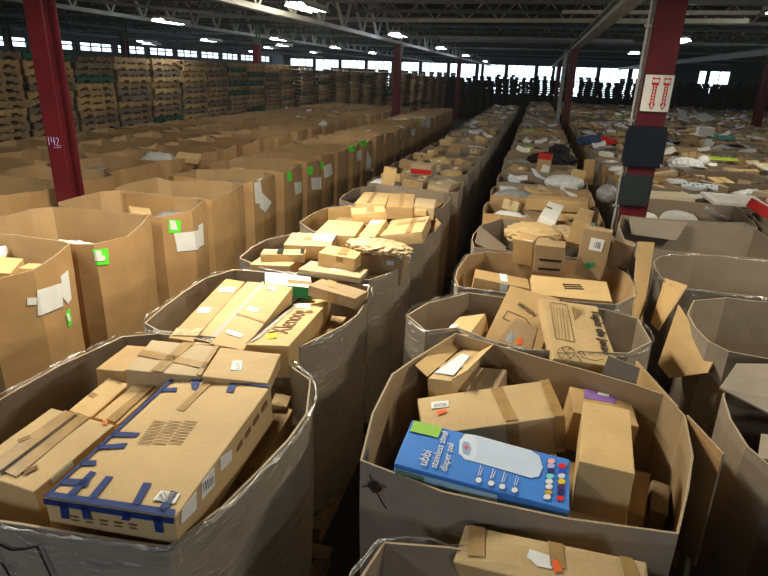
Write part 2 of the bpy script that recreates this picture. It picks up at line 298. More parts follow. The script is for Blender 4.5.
DECALS = [
 ('blue_tape','T','blue_tape_strip','bluetape',((-.212,-.041,0),(-.116,-.029,0),(-.116,-.055,0),(-.207,-.069,0))),
 ('blue_tape','T','blue_tape_strip','bluetape',((-.209,-.122,0),(-.124,-.091,0),(-.12,-.121,0),(-.209,-.142,0))),
 ('blue_tape','T','blue_tape_strip','bluetape',((-.212,-.206,0),(-.167,-.196,0),(-.154,-.219,0),(-.208,-.23,0))),
 ('blue_tape','T','blue_tape_strip','bluetape',((-.212,-.296,0),(-.125,-.284,0),(-.114,-.317,0),(-.205,-.321,0))),
 ('blue_tape','T','blue_tape_strip','bluetape',((-.152,-.247,0),(-.129,-.252,0),(-.126,-.368,0),(-.151,-.366,0))),
 ('blue_tape','T','blue_tape_strip','bluetape',((-.089,-.261,0),(-.064,-.259,0),(-.056,-.364,0),(-.079,-.365,0))),
 ('blue_tape','T','blue_tape_strip','bluetape',((.043,-.265,0),(.069,-.262,0),(.089,-.365,0),(.064,-.364,0))),
 ('blue_tape','T','blue_tape_strip','bluetape',((.145,-.282,0),(.171,-.286,0),(.179,-.374,0),(.151,-.369,0))),
 ('blue_tape','T','blue_tape_strip','bluetape',((-.132,.366,0),(-.084,.366,0),(-.062,.279,0),(-.087,.287,0))),
 ('blue_tape','T','blue_tape_strip','bluetape',((-.207,.262,0),(-.146,.281,0),(-.136,.253,0),(-.194,.241,0))),
 ('blue_tape','T','blue_tape_strip','bluetape',((.039,.38,0),(.07,.378,0),(.088,.29,0),(.057,.294,0))),
 ('blue_tape','T','blue_tape_strip','bluetape',((-.212,.38,0),(.208,.38,0),(.212,.362,0),(-.211,.356,0))),
 ('blue_tape','T','blue_tape_strip','bluetape',((-.212,-.38,0),(-.212,-.357,0),(.2,-.353,0),(.212,-.38,0))),
 ('blue_tape','T','blue_tape_strip','bluetape',((-.212,-.38,0),(-.203,-.375,0),(-.193,.368,0),(-.209,.374,0))),
 ('blue_tape','F','blue_tape_strip','bluetape',((-.212,-.38,-.001),(.212,-.38,0),(.207,-.38,-.019),(-.212,-.38,-.02))),
 ('blue_tape','F','blue_tape_strip','bluetape',((-.159,-.38,-.002),(-.132,-.38,-.002),(-.136,-.38,-.063),(-.163,-.38,-.065))),
 ('blue_tape','F','blue_tape_strip','bluetape',((-.089,-.38,-.003),(-.062,-.38,-.004),(-.059,-.38,-.054),(-.087,-.38,-.054))),
 ('blue_tape','F','blue_tape_strip','bluetape',((.058,-.38,-.001),(.086,-.38,0),(.065,-.38,-.033),(.039,-.38,-.034))),
 ('blue_tape','F','blue_tape_strip','bluetape',((.145,-.38,-.003),(.171,-.38,-.001),(.172,-.38,-.058),(.146,-.38,-.059))),
 ('blue_tape','T','barcode_sticker','white',((.115,-.288,0),(.179,-.288,0),(.185,-.331,0),(.113,-.33,0))),
 ('blue_tape','T','printed_text','barcode',((.122,-.293,0),(.147,-.293,0),(.144,-.33,0),(.121,-.329,0))),
 ('blue_tape','R','shipping_label','white',((.212,-.348,0),(.212,-.259,-.004),(.212,-.271,-.062),(.212,-.361,-.04))),
 ('blue_tape','R','shipping_label','white',((.212,-.224,0),(.212,-.139,-.005),(.212,-.146,-.071),(.212,-.236,-.058))),
 ('blue_tape','R','shipping_label','white',((.212,-.096,-.002),(.212,-.008,-.03),(.212,-.015,-.071),(.212,-.1,-.053))),
 ('blue_tape','R','printed_text','barcode',((.212,-.219,-.005),(.212,-.151,-.031),(.212,-.153,-.058),(.212,-.223,-.039))),
 ('blue_tape','R','printed_text','ink2',((.212,.031,-.052),(.212,.076,-.046),(.212,.076,-.068),(.212,.028,-.069))),
 ('blue_tape','R','printed_text','ink2',((.212,.105,-.047),(.212,.152,-.041),(.212,.153,-.064),(.212,.102,-.065))),
 ('blue_tape','R','printed_text','ink2',((.212,.183,-.043),(.212,.234,-.036),(.212,.235,-.059),(.212,.18,-.061))),
 ('blue_tape','R','printed_text','ink2',((.212,.267,-.037),(.212,.321,-.03),(.212,.323,-.055),(.212,.264,-.056))),
 ('blue_tape','T','printed_text','ink2',((-.111,.048,0),(-.06,.048,0),(-.059,.045,0),(-.11,.044,0))),
 ('blue_tape','T','printed_text','ink2',((-.056,.059,0),(-.005,.06,0),(-.004,.057,0),(-.055,.056,0))),
 ('blue_tape','T','printed_text','ink2',((-.001,.07,0),(.05,.071,0),(.05,.068,0),(0,.067,0))),
 ('blue_tape','T','printed_text','ink2',((-.108,.03,0),(-.058,.031,0),(-.057,.028,0),(-.107,.027,0))),
 ('blue_tape','T','printed_text','ink2',((-.054,.042,0),(-.003,.042,0),(-.003,.039,0),(-.053,.038,0))),
 ('blue_tape','T','printed_text','ink2',((.001,.053,0),(.051,.054,0),(.052,.051,0),(.001,.05,0))),
 ('blue_tape','T','printed_text','ink2',((-.106,.013,0),(-.056,.014,0),(-.055,.011,0),(-.105,.01,0))),
 ('blue_tape','T','printed_text','ink2',((-.052,.024,0),(-.002,.025,0),(-.001,.022,0),(-.051,.021,0))),
 ('blue_tape','T','printed_text','ink2',((.002,.036,0),(.052,.036,0),(.053,.033,0),(.003,.033,0))),
 ('blue_tape','T','printed_text','ink2',((-.103,-.004,0),(-.054,-.003,0),(-.053,-.006,0),(-.103,-.007,0))),
 ('blue_tape','T','printed_text','ink2',((-.05,.007,0),(0,.008,0),(.001,.005,0),(-.049,.004,0))),
 ('blue_tape','T','printed_text','ink2',((.004,.019,0),(.053,.019,0),(.054,.017,0),(.004,.016,0))),
 ('blue_tape','T','printed_text','ink2',((-.101,-.02,0),(-.052,-.019,0),(-.051,-.022,0),(-.1,-.023,0))),
 ('blue_tape','T','printed_text','ink2',((-.048,-.009,0),(.001,-.008,0),(.002,-.011,0),(-.047,-.012,0))),
 ('blue_tape','T','printed_text','ink2',((.005,.002,0),(.055,.003,0),(.055,0,0),(.006,-.001,0))),
 ('blue_tape','T','printed_text','ink2',((-.099,-.036,0),(-.05,-.035,0),(-.049,-.038,0),(-.098,-.039,0))),
 ('blue_tape','T','printed_text','ink2',((-.046,-.026,0),(.003,-.025,0),(.004,-.027,0),(-.045,-.028,0))),
 ('blue_tape','T','printed_text','ink2',((.007,-.015,0),(.056,-.014,0),(.056,-.017,0),(.008,-.018,0))),
 ('blue_tape','T','printed_text','ink2',((-.096,-.052,0),(-.048,-.051,0),(-.047,-.054,0),(-.096,-.055,0))),
 ('blue_tape','T','printed_text','ink2',((-.044,-.042,0),(.005,-.041,0),(.005,-.043,0),(-.043,-.044,0))),
 ('blue_tape','T','printed_text','ink2',((.009,-.031,0),(.057,-.03,0),(.058,-.033,0),(.009,-.034,0))),
 ('blue_tape','T','printed_text','ink2',((-.094,-.068,0),(-.046,-.067,0),(-.045,-.07,0),(-.093,-.071,0))),
 ('blue_tape','T','printed_text','ink2',((-.042,-.058,0),(.006,-.057,0),(.007,-.059,0),(-.041,-.06,0))),
 ('blue_tape','T','printed_text','ink2',((.01,-.047,0),(.058,-.046,0),(.059,-.049,0),(.011,-.05,0))),
 ('blue_tape','T','printed_text','ink2',((-.092,-.084,0),(-.044,-.083,0),(-.043,-.085,0),(-.091,-.087,0))),
 ('blue_tape','T','printed_text','ink2',((-.04,-.073,0),(.008,-.072,0),(.008,-.075,0),(-.04,-.076,0))),
 ('blue_tape','T','printed_text','ink2',((.011,-.063,0),(.059,-.061,0),(.06,-.064,0),(.012,-.065,0))),
 ('blue_tape','F','printed_text','ink2',((-.131,-.38,-.048),(-.103,-.38,-.048),(-.104,-.38,-.054),(-.129,-.38,-.053))),
 ('blue_tape','F','printed_text','ink2',((-.13,-.38,-.062),(-.106,-.38,-.062),(-.106,-.38,-.066),(-.13,-.38,-.066))),
 ('blue_tape','F','printed_text','ink2',((-.082,-.38,-.047),(-.054,-.38,-.047),(-.056,-.38,-.052),(-.08,-.38,-.052))),
 ('blue_tape','F','printed_text','ink2',((-.081,-.38,-.061),(-.057,-.38,-.061),(-.058,-.38,-.065),(-.081,-.38,-.065))),
 ('blue_tape','F','printed_text','ink2',((-.034,-.38,-.046),(-.007,-.38,-.045),(-.008,-.38,-.051),(-.032,-.38,-.051))),
 ('blue_tape','F','printed_text','ink2',((-.033,-.38,-.059),(-.009,-.38,-.06),(-.01,-.38,-.064),(-.033,-.38,-.063))),
 ('blue_tape','F','printed_text','ink2',((.014,-.38,-.044),(.041,-.38,-.044),(.04,-.38,-.05),(.016,-.38,-.05))),
 ('blue_tape','F','printed_text','ink2',((.015,-.38,-.058),(.039,-.38,-.059),(.038,-.38,-.062),(.015,-.38,-.062))),
 ('blue_tape','F','printed_text','ink2',((.061,-.38,-.043),(.088,-.38,-.043),(.087,-.38,-.049),(.063,-.38,-.049))),
 ('blue_tape','F','printed_text','ink2',((.062,-.38,-.057),(.086,-.38,-.057),(.085,-.38,-.061),(.063,-.38,-.061))),
 ('blue_tape','T','packing_tape','tape',((-.057,.351,0),(-.028,.348,0),(-.036,.127,0),(-.07,.134,0))),
 ('strap','T','packing_tape','tape',((-.083,.172,0),(.034,.172,0),(.045,-.143,0),(-.092,-.135,0))),
 ('strap','T','black_strap','black',((-.03,.17,0),(-.012,.167,0),(-.01,-.151,0),(-.029,-.146,0))),
 ('strap','R','shipping_label','paleblue',((.149,-.109,0),(.149,-.023,0),(.149,-.022,-.018),(.149,-.11,-.018))),
 ('strap','T','printed_text','ink2',((.043,-.116,0),(.062,-.08,0),(.078,-.091,0),(.062,-.128,0))),
 ('strap','T','printed_text','ink2',((-.106,-.013,0),(-.087,.022,0),(-.083,.019,0),(-.1,-.016,0))),
 ('strap','T','printed_text','ink2',((-.092,-.019,0),(-.073,.015,0),(-.069,.013,0),(-.086,-.022,0))),
 ('strap','T','orange_sticker','orange',((.099,.172,0),(.118,.172,0),(.129,.167,0),(.109,.159,0))),
 ('plainlabel','T','shipping_label','paleblue',((-.049,.013,0),(-.007,.024,0),(.009,-.053,0),(-.036,-.058,0))),
 ('plainlabel','T','printed_text','barcode',((-.028,.007,0),(-.011,.01,0),(-.002,-.044,0),(-.016,-.047,0))),
 ('cross','T','packing_tape','tape',((-.154,.034,0),(.154,-.029,0),(.154,-.083,0),(-.154,-.021,0))),
 ('cross','T','packing_tape','tape',((-.01,.142,0),(.039,.14,0),(-.005,-.142,0),(-.053,-.142,0))),
 ('cross','T','packing_tape','tape',((.135,.14,0),(.154,.134,0),(.154,-.138,0),(.133,-.133,0))),
 ('plankA','T','packing_tape','tape',((-.045,-.015,0),(-.038,.006,0),(-.012,.001,0),(-.015,-.026,0))),
 ('plankB','T','packing_tape','tape',((.005,.148,0),(.033,.148,0),(.039,-.145,0),(-.002,-.144,0))),
 ('D1','T','shipping_label','white',((-.046,.268,0),(.049,.296,0),(.055,.217,0),(-.029,.193,0))),
 ('D1','T','shipping_label','white',((-.047,-.048,0),(.012,-.025,0),(.021,-.1,0),(-.04,-.114,0))),
 ('D1','T','packing_tape','shinytape',((-.064,-.314,0),(.064,-.281,0),(.064,-.365,0),(-.054,-.399,0))),
 ('D2a','T','grey_tape','greytape',((.035,.422,0),(.066,.422,0),(.066,-.419,0),(.033,-.392,0))),
 ('D2b','T','shipping_label','white',((-.061,.045,0),(.003,.038,0),(.008,-.01,0),(-.055,-.004,0))),
 ('D2b','T','white_tape','white',((-.062,-.236,0),(.031,-.253,0),(.032,-.291,0),(-.056,-.277,0))),
 ('D2b','T','shipping_label','paleblue',((-.053,.341,0),(.007,.329,0),(.008,.279,0),(-.05,.292,0))),
 ('D2b','T','packing_tape','tape',((-.085,-.055,0),(.082,-.08,0),(.083,-.1,0),(-.085,-.071,0))),
 ('D3','T','yellow_sticker','yellow',((-.055,-.351,0),(-.011,-.335,0),(.017,-.411,0),(-.021,-.441,0))),
 ('D3','T','shipping_label','white',((-.082,.354,0),(.008,.372,0),(.037,.224,0),(-.055,.237,0))),
 ('D3','T','printed_stripe','dark',((-.103,.527,0),(-.088,.527,0),(-.099,-.527,0),(-.103,-.527,0))),
 ('D3','T','printed_stripe','greytape',((-.086,.518,0),(-.059,.485,0),(-.068,-.439,0),(-.09,-.522,0))),
 ('D4','T','orange_stripe','orange2',((-.011,.007,0),(.146,.01,0),(.146,-.034,0),(-.002,-.053,0))),
 ('D5','T','packing_tape','tape',((-.123,.073,0),(-.059,.073,0),(.004,-.02,0),(-.054,-.025,0))),
 ('D5','F','packing_tape','tape',((-.021,-.073,0),(.039,-.073,0),(.032,-.073,-.067),(-.026,-.073,-.065))),
 ('E3','T','shipping_label','white',((.016,.142,0),(.172,.14,0),(.169,-.056,0),(.014,-.028,0))),
 ('E3','T','printed_text','pinkred',((-.052,.039,0),(.006,.035,0),(.005,-.042,0),(-.056,-.038,0))),
 ('E1','T','black_strap','black',((-.046,.062,0),(-.003,.058,0),(.004,-.062,0),(-.042,-.055,0))),
 ('E1','T','black_strap','black',((.117,.062,0),(.144,.062,0),(.153,-.057,0),(.124,-.047,0))),
 ('E2','T','shipping_label','white',((-.051,.107,0),(.009,.114,0),(.027,.037,0),(-.033,.029,0))),
 ('E4','T','packing_tape','tape',((-.014,.103,0),(.039,.094,0),(.055,-.076,0),(-.011,-.093,0))),
 ('E4','F','packing_tape','tape',((-.004,-.119,0),(.043,-.119,-.002),(.044,-.119,-.041),(0,-.119,-.038))),
 ('E5','T','shipping_label','white',((-.032,.124,0),(.069,.164,0),(.109,-.007,0),(-.01,-.1,0))),
 ('E6','T','shipping_label','white',((-.023,.025,0),(.116,.024,0),(.129,-.055,0),(-.02,-.052,0))),
 ('E6','F','shipping_label','paleblue',((.033,-.072,-.027),(.085,-.072,-.021),(.087,-.072,-.055),(.034,-.072,-.061))),
 ('F4','T','shipping_label','white',((-.065,.161,0),(.037,.222,0),(.033,.112,0),(-.052,.056,0))),
 ('F3','T','packing_tape','tape',((-.008,.113,0),(.062,.13,0),(.052,-.137,0),(-.024,-.124,0))),
 ('F5','T','packing_tape','tape',((-.09,.104,0),(.158,.169,0),(.156,.085,0),(-.092,.003,0))),
 ('F5','T','packing_tape','tape',((.029,.297,0),(.072,.311,0),(.085,-.311,0),(.035,-.311,0))),
 ('G1','T','packing_tape','tape',((-.036,.379,0),(.004,.397,0),(-.002,-.453,0),(-.04,-.453,0))),
 ('G2','T','packing_tape','tape',((-.013,.314,0),(.026,.314,0),(.027,-.27,0),(-.016,-.275,0))),
 ('H1','T','green_corner_label','green2',((-.284,.119,0),(-.174,.121,0),(-.178,.056,0),(-.285,.054,0))),
 ('H1','T','printed_picture','can1',((-.091,.002,0),(-.1,.072,0),(-.087,.116,0),(-.049,.123,0),(.152,.115,0),(.186,.097,0),(.201,.04,0),(.19,-.011,0),(.164,-.028,0),(-.023,-.02,0),(-.064,-.022,0))),
 ('H1','T','printed_picture','can2',((-.09,.005,0),(-.098,.07,0),(-.086,.113,0),(-.054,.12,0),(-.037,.082,0),(-.031,.026,0),(-.035,-.015,0),(-.065,-.019,0))),
 ('H1','T','printed_picture','can3',((-.088,.047,0),(-.085,.071,0),(-.065,.071,0),(-.051,.04,0),(-.054,.002,0),(-.075,.005,0))),
 ('H1','T','printed_picture','can4',((-.079,.036,0),(-.075,.052,0),(-.063,.045,0),(-.065,.027,0))),
 ('H1','F','pale_blue_band','paleblue2',((-.29,-.126,-.016),(.064,-.126,-.012),(.076,-.126,-.057),(-.286,-.126,-.074))),
 ('H1','F','green_corner_label','green2',((-.285,-.126,-.018),(-.184,-.126,-.019),(-.181,-.126,-.046),(-.283,-.126,-.045))),
 ('H1','F','printed_picture','greyblue',((-.132,-.126,-.031),(-.057,-.126,-.04),(-.063,-.126,-.063),(-.138,-.126,-.058))),
 ('H1','T','printed_icon','white',((.006,-.099,0),(.004,-.11,0),(-.004,-.116,0),(-.013,-.112,0),(-.014,-.101,0),(-.008,-.091,0),(.001,-.09,0))),
 ('H1','T','printed_text','white',((-.01,-.083,0),(-.008,-.031,0),(-.006,-.03,0),(-.008,-.082,0))),
 ('H1','T','printed_text','white',((-.004,-.08,0),(.001,-.041,0),(.002,-.04,0),(-.001,-.079,0))),
 ('H1','T','printed_icon','white',((.049,-.098,0),(.046,-.109,0),(.037,-.115,0),(.029,-.111,0),(.028,-.1,0),(.034,-.09,0),(.044,-.09,0))),
 ('H1','T','printed_text','white',((.032,-.082,0),(.036,-.031,0),(.038,-.03,0),(.035,-.082,0))),
 ('H1','T','printed_text','white',((.039,-.08,0),(.044,-.04,0),(.046,-.04,0),(.041,-.079,0))),
 ('H1','T','printed_icon','white',((.086,-.099,0),(.084,-.111,0),(.075,-.116,0),(.067,-.112,0),(.066,-.101,0),(.072,-.092,0),(.082,-.091,0))),
 ('H1','T','printed_text','white',((.07,-.084,0),(.075,-.032,0),(.077,-.032,0),(.073,-.083,0))),
 ('H1','T','printed_text','white',((.077,-.081,0),(.083,-.042,0),(.084,-.041,0),(.079,-.08,0))),
 ('H1','T','printed_icon','white',((.127,-.1,0),(.124,-.111,0),(.115,-.117,0),(.108,-.113,0),(.107,-.102,0),(.113,-.093,0),(.122,-.092,0))),
 ('H1','T','printed_text','white',((.112,-.085,0),(.117,-.034,0),(.118,-.033,0),(.114,-.084,0))),
 ('H1','T','printed_text','white',((.118,-.082,0),(.124,-.043,0),(.126,-.042,0),(.12,-.081,0))),
 ('H1','T','printed_badge','pinkwhite',((.242,.09,0),(.239,.08,0),(.232,.072,0),(.222,.07,0),(.216,.075,0),(.216,.085,0),(.222,.095,0),(.231,.1,0),(.239,.098,0))),
 ('H1','T','printed_badge','lavender',((.242,.065,0),(.239,.055,0),(.232,.048,0),(.223,.046,0),(.216,.051,0),(.216,.06,0),(.222,.069,0),(.231,.074,0),(.239,.073,0))),
 ('H1','T','printed_badge','navy',((.243,.038,0),(.24,.029,0),(.232,.021,0),(.224,.019,0),(.218,.024,0),(.217,.033,0),(.223,.042,0),(.232,.047,0),(.24,.046,0))),
 ('H1','T','printed_badge','cyan',((.24,.011,0),(.237,.001,0),(.23,-.006,0),(.221,-.008,0),(.215,-.003,0),(.215,.006,0),(.22,.015,0),(.229,.019,0),(.237,.018,0))),
 ('H1','T','printed_badge','white',((.238,-.016,0),(.236,-.025,0),(.228,-.032,0),(.22,-.034,0),(.214,-.03,0),(.213,-.021,0),(.219,-.012,0),(.228,-.007,0),(.235,-.009,0))),
 ('H1','T','printed_badge','white',((.238,-.041,0),(.236,-.05,0),(.229,-.057,0),(.22,-.059,0),(.214,-.055,0),(.214,-.046,0),(.219,-.038,0),(.228,-.033,0),(.235,-.034,0))),
 ('H1','T','printed_badge','gold',((.238,-.069,0),(.235,-.077,0),(.228,-.084,0),(.219,-.086,0),(.214,-.082,0),(.213,-.074,0),(.219,-.065,0),(.227,-.061,0),(.235,-.062,0))),
 ('H1','T','printed_badge','white',((.234,-.092,0),(.232,-.1,0),(.225,-.107,0),(.216,-.109,0),(.211,-.105,0),(.21,-.097,0),(.215,-.088,0),(.224,-.084,0),(.231,-.085,0))),
 ('H1','T','printed_badge','redc',((.28,.08,0),(.277,.07,0),(.269,.062,0),(.26,.061,0),(.254,.065,0),(.254,.075,0),(.26,.084,0),(.269,.089,0),(.277,.088,0))),
 ('H1','T','printed_badge','bluec',((.281,.053,0),(.278,.043,0),(.27,.036,0),(.261,.034,0),(.255,.039,0),(.255,.048,0),(.261,.057,0),(.27,.062,0),(.278,.06,0))),
 ('H1','T','printed_badge','paleblue',((.278,.027,0),(.275,.017,0),(.268,.01,0),(.259,.008,0),(.253,.013,0),(.253,.022,0),(.259,.031,0),(.268,.036,0),(.275,.034,0))),
 ('H1','T','printed_badge','yellowc',((.279,0,0),(.276,-.01,0),(.268,-.017,0),(.26,-.019,0),(.254,-.014,0),(.254,-.005,0),(.259,.004,0),(.268,.008,0),(.276,.007,0))),
 ('H1','T','printed_badge','darkpurple',((.278,-.029,0),(.275,-.038,0),(.267,-.045,0),(.259,-.047,0),(.253,-.042,0),(.253,-.034,0),(.258,-.025,0),(.267,-.02,0),(.275,-.022,0))),
 ('H1','T','printed_badge','navy',((.278,-.053,0),(.275,-.062,0),(.268,-.069,0),(.259,-.071,0),(.254,-.067,0),(.254,-.058,0),(.259,-.05,0),(.268,-.045,0),(.275,-.047,0))),
 ('H1','T','printed_badge','redc',((.276,-.082,0),(.273,-.09,0),(.266,-.097,0),(.258,-.099,0),(.252,-.095,0),(.252,-.087,0),(.257,-.079,0),(.266,-.074,0),(.273,-.075,0))),
 ('H2','T','packing_tape','tape',((.034,.108,0),(.086,.111,0),(.104,-.107,0),(.052,-.106,0))),
 ('H2','T','packing_tape','tape',((.261,.117,0),(.301,.115,0),(.298,-.119,0),(.251,-.118,0))),
 ('H2','F','packing_tape','tape',((.049,-.119,0),(.102,-.119,0),(.107,-.119,-.132),(.059,-.119,-.123))),
 ('H2','F','packing_tape','tape',((.251,-.119,-.004),(.299,-.119,-.006),(.301,-.119,-.185),(.26,-.119,-.176))),
 ('H2','T','shipping_label','white',((-.242,.074,0),(-.163,.07,0),(-.168,.029,0),(-.245,.032,0))),
 ('H2','T','printed_text','barcode',((-.231,.059,0),(-.173,.057,0),(-.176,.037,0),(-.233,.04,0))),
 ('H2','T','orange_sticker','orange',((-.226,.009,0),(-.183,.016,0),(-.181,-.005,0),(-.222,-.016,0))),
 ('H4','T','purple_label','purple',((-.071,.111,0),(.074,.104,0),(.058,.032,0),(-.083,.023,0))),
 ('H4','T','printed_text','white',((-.012,.104,0),(.04,.103,0),(.034,.078,0),(-.017,.079,0))),
 ('H6','F','shipping_label','white',((-.017,-.142,0),(.028,-.142,0),(.028,-.142,0),(-.015,-.142,0))),
 ('H6','F','printed_text','barcode',((-.009,-.142,0),(.01,-.142,0),(.011,-.142,0),(-.008,-.142,0))),
 ('H5','T','packing_tape','shinytape',((-.062,-.01,0),(.062,.007,0),(.062,-.066,0),(-.062,-.098,0))),
 ('J1','T','shipping_label','white',((-.05,.028,0),(.03,.018,0),(.026,-.019,0),(-.018,-.02,0),(-.053,0,0))),
 ('J1','T','orange_sticker','orange',((.019,.01,0),(.038,.011,0),(.058,-.019,0),(.035,-.028,0))),
 ('J1','T','packing_tape','tape',((-.257,.066,0),(-.203,.066,0),(-.178,-.028,0),(-.233,-.037,0))),
 ('J1','T','packing_tape','tape',((-.003,.066,0),(.044,.066,0),(.064,-.009,0),(.021,-.012,0))),
 ('J1','T','packing_tape','tape',((.203,.066,0),(.236,.066,0),(.259,.017,0),(.221,.007,0))),
 ('K1','T','printed_text','ink',((-.107,.216,0),(-.017,.215,0),(-.016,.219,0),(-.106,.22,0))),
 ('K1','T','printed_text','ink',((-.017,.216,0),(-.035,-.109,0),(-.033,-.108,0),(-.015,.218,0))),
 ('K1','T','printed_text','ink',((-.033,-.107,0),(-.133,-.096,0),(-.134,-.099,0),(-.034,-.11,0))),
 ('K1','T','printed_text','ink',((-.132,-.097,0),(-.114,.214,0),(-.116,.213,0),(-.134,-.098,0))),
 ('K1','T','printed_text','ink2',((-.1,.187,0),(-.127,-.077,0),(-.126,-.076,0),(-.099,.188,0))),
 ('K1','T','printed_text','ink2',((.009,.212,0),(.004,.08,0),(.007,.082,0),(.013,.214,0))),
 ('K1','T','printed_text','ink2',((-.083,.187,0),(-.111,-.083,0),(-.109,-.083,0),(-.082,.188,0))),
 ('K1','T','printed_text','ink2',((.024,.209,0),(.017,.097,0),(.02,.099,0),(.028,.211,0))),
 ('K1','T','printed_text','ink2',((-.066,.187,0),(-.094,-.09,0),(-.093,-.089,0),(-.064,.188,0))),
 ('K1','T','printed_text','ink2',((.04,.206,0),(.03,.115,0),(.034,.117,0),(.043,.208,0))),
 ('K1','T','printed_text','ink2',((-.049,.188,0),(-.078,-.096,0),(-.076,-.096,0),(-.047,.188,0))),
 ('K1','T','printed_text','ink2',((.055,.204,0),(.044,.133,0),(.047,.134,0),(.058,.205,0))),
 ('K1','T','printed_text','ink2',((-.031,.188,0),(-.062,-.103,0),(-.06,-.102,0),(-.03,.188,0))),
 ('K1','T','printed_text','ink2',((.07,.201,0),(.058,.152,0),(.061,.152,0),(.073,.202,0))),
 ('K1','T','printed_text','ink',((-.051,-.195,0),(-.06,-.218,0),(-.057,-.218,0),(-.049,-.196,0))),
 ('K1','T','printed_text','ink',((-.059,-.217,0),(-.075,-.236,0),(-.074,-.239,0),(-.058,-.219,0))),
 ('K1','T','printed_text','ink',((-.075,-.236,0),(-.094,-.249,0),(-.094,-.252,0),(-.074,-.24,0))),
 ('K1','T','printed_text','ink',((-.094,-.249,0),(-.114,-.252,0),(-.115,-.252,0),(-.095,-.252,0))),
 ('K1','T','printed_text','ink',((-.113,-.252,0),(-.13,-.247,0),(-.131,-.251,0),(-.115,-.252,0))),
 ('K1','T','printed_text','ink',((-.129,-.247,0),(-.139,-.233,0),(-.141,-.236,0),(-.132,-.251,0))),
 ('K1','T','printed_text','ink',((-.139,-.234,0),(-.139,-.213,0),(-.142,-.215,0),(-.141,-.235,0))),
 ('K1','T','printed_text','ink',((-.14,-.214,0),(-.131,-.192,0),(-.134,-.191,0),(-.142,-.214,0))),
 ('K1','T','printed_text','ink',((-.132,-.193,0),(-.116,-.173,0),(-.117,-.17,0),(-.133,-.19,0))),
 ('K1','T','printed_text','ink',((-.117,-.173,0),(-.097,-.16,0),(-.097,-.156,0),(-.117,-.169,0))),
 ('K1','T','printed_text','ink',((-.097,-.16,0),(-.077,-.156,0),(-.076,-.151,0),(-.096,-.156,0))),
 ('K1','T','printed_text','ink',((-.077,-.156,0),(-.06,-.162,0),(-.059,-.158,0),(-.075,-.151,0))),
 ('K1','T','printed_text','ink',((-.061,-.162,0),(-.052,-.177,0),(-.049,-.173,0),(-.058,-.158,0))),
 ('K1','T','printed_text','ink',((-.052,-.176,0),(-.052,-.197,0),(-.049,-.196,0),(-.049,-.174,0))),
 ('K1','T','printed_text','ink',((-.096,-.207,0),(-.053,-.198,0),(-.053,-.195,0),(-.095,-.203,0))),
 ('K1','T','printed_text','ink',((-.097,-.206,0),(-.083,-.242,0),(-.081,-.239,0),(-.095,-.204,0))),
 ('K1','T','printed_text','ink',((-.096,-.204,0),(-.124,-.248,0),(-.123,-.25,0),(-.095,-.206,0))),
 ('K1','T','printed_text','ink',((-.095,-.203,0),(-.138,-.212,0),(-.138,-.215,0),(-.096,-.207,0))),
 ('K1','T','printed_text','ink',((-.095,-.204,0),(-.108,-.167,0),(-.111,-.17,0),(-.097,-.206,0))),
 ('K1','T','printed_text','ink',((-.095,-.206,0),(-.066,-.161,0),(-.067,-.159,0),(-.096,-.204,0))),
 ('K1','T','printed_text','ink',((-.032,-.187,0),(-.017,-.221,0),(-.015,-.218,0),(-.03,-.185,0))),
 ('K1','T','printed_text','ink',((-.017,-.221,0),(.013,-.23,0),(.014,-.227,0),(-.015,-.218,0))),
 ('K1','T','printed_text','ink',((.013,-.23,0),(.047,-.233,0),(.049,-.23,0),(.014,-.227,0))),
 ('K1','T','printed_text','ink',((.048,-.233,0),(.091,-.214,0),(.091,-.211,0),(.048,-.23,0))),
 ('K1','T','printed_text','ink',((-.035,-.19,0),(-.008,-.179,0),(-.007,-.173,0),(-.034,-.184,0))),
 ('K1','T','printed_text','ink',((-.009,-.178,0),(-.001,-.207,0),(.003,-.204,0),(-.006,-.174,0))),
 ('K1','T','printed_text','ink',((-.044,-.211,0),(-.032,-.252,0),(-.028,-.252,0),(-.04,-.208,0))),
 ('K1','T','printed_text','ink',((-.042,-.252,0),(-.014,-.252,0),(-.011,-.252,0),(-.039,-.252,0))),
 ('K2','T','shipping_label','paleblue',((-.04,-.092,0),(-.006,-.099,0),(-.007,-.174,0),(-.047,-.171,0))),
 ('K2','T','orange_sticker','orange',((.012,-.123,0),(.041,-.121,0),(.046,-.167,0),(.021,-.172,0))),
 ('K2','T','kraft_patch','kraft3',((-.04,.038,0),(.093,.012,0),(.108,-.215,0),(-.092,-.213,0))),
 ('K2','T','printed_text','ink',((-.104,.071,0),(.008,.051,0),(.008,.055,0),(-.104,.075,0))),
 ('K2','T','printed_text','ink',((-.105,.074,0),(-.114,0,0),(-.111,-.001,0),(-.102,.073,0))),
 ('K2','T','printed_text','ink',((.007,.051,0),(.049,.009,0),(.05,.012,0),(.009,.055,0))),
 ('K2','T','printed_text','ink',((-.112,-.003,0),(-.065,-.011,0),(-.065,-.007,0),(-.112,.001,0))),
 ('K3','T','shipping_label','white',((-.083,.041,0),(-.038,.039,0),(-.02,-.09,0),(-.073,-.086,0))),
 ('L2','T','printed_text','ink',((-.051,.017,0),(.067,.029,0),(.069,.04,0),(-.05,.029,0))),
 ('L2','T','printed_text','ink',((-.047,-.005,0),(.072,.007,0),(.074,.018,0),(-.046,.007,0))),
 ('L2','T','printed_text','ink',((-.043,-.027,0),(.078,-.015,0),(.08,-.003,0),(-.042,-.015,0))),
 ('L1','T','white_tape','paleblue',((-.018,.127,0),(.039,.145,0),(.041,-.1,0),(-.011,-.125,0))),
 ('L1','F','white_tape','paleblue',((-.016,-.148,-.001),(.038,-.148,0),(.043,-.148,-.078),(-.003,-.148,-.081))),
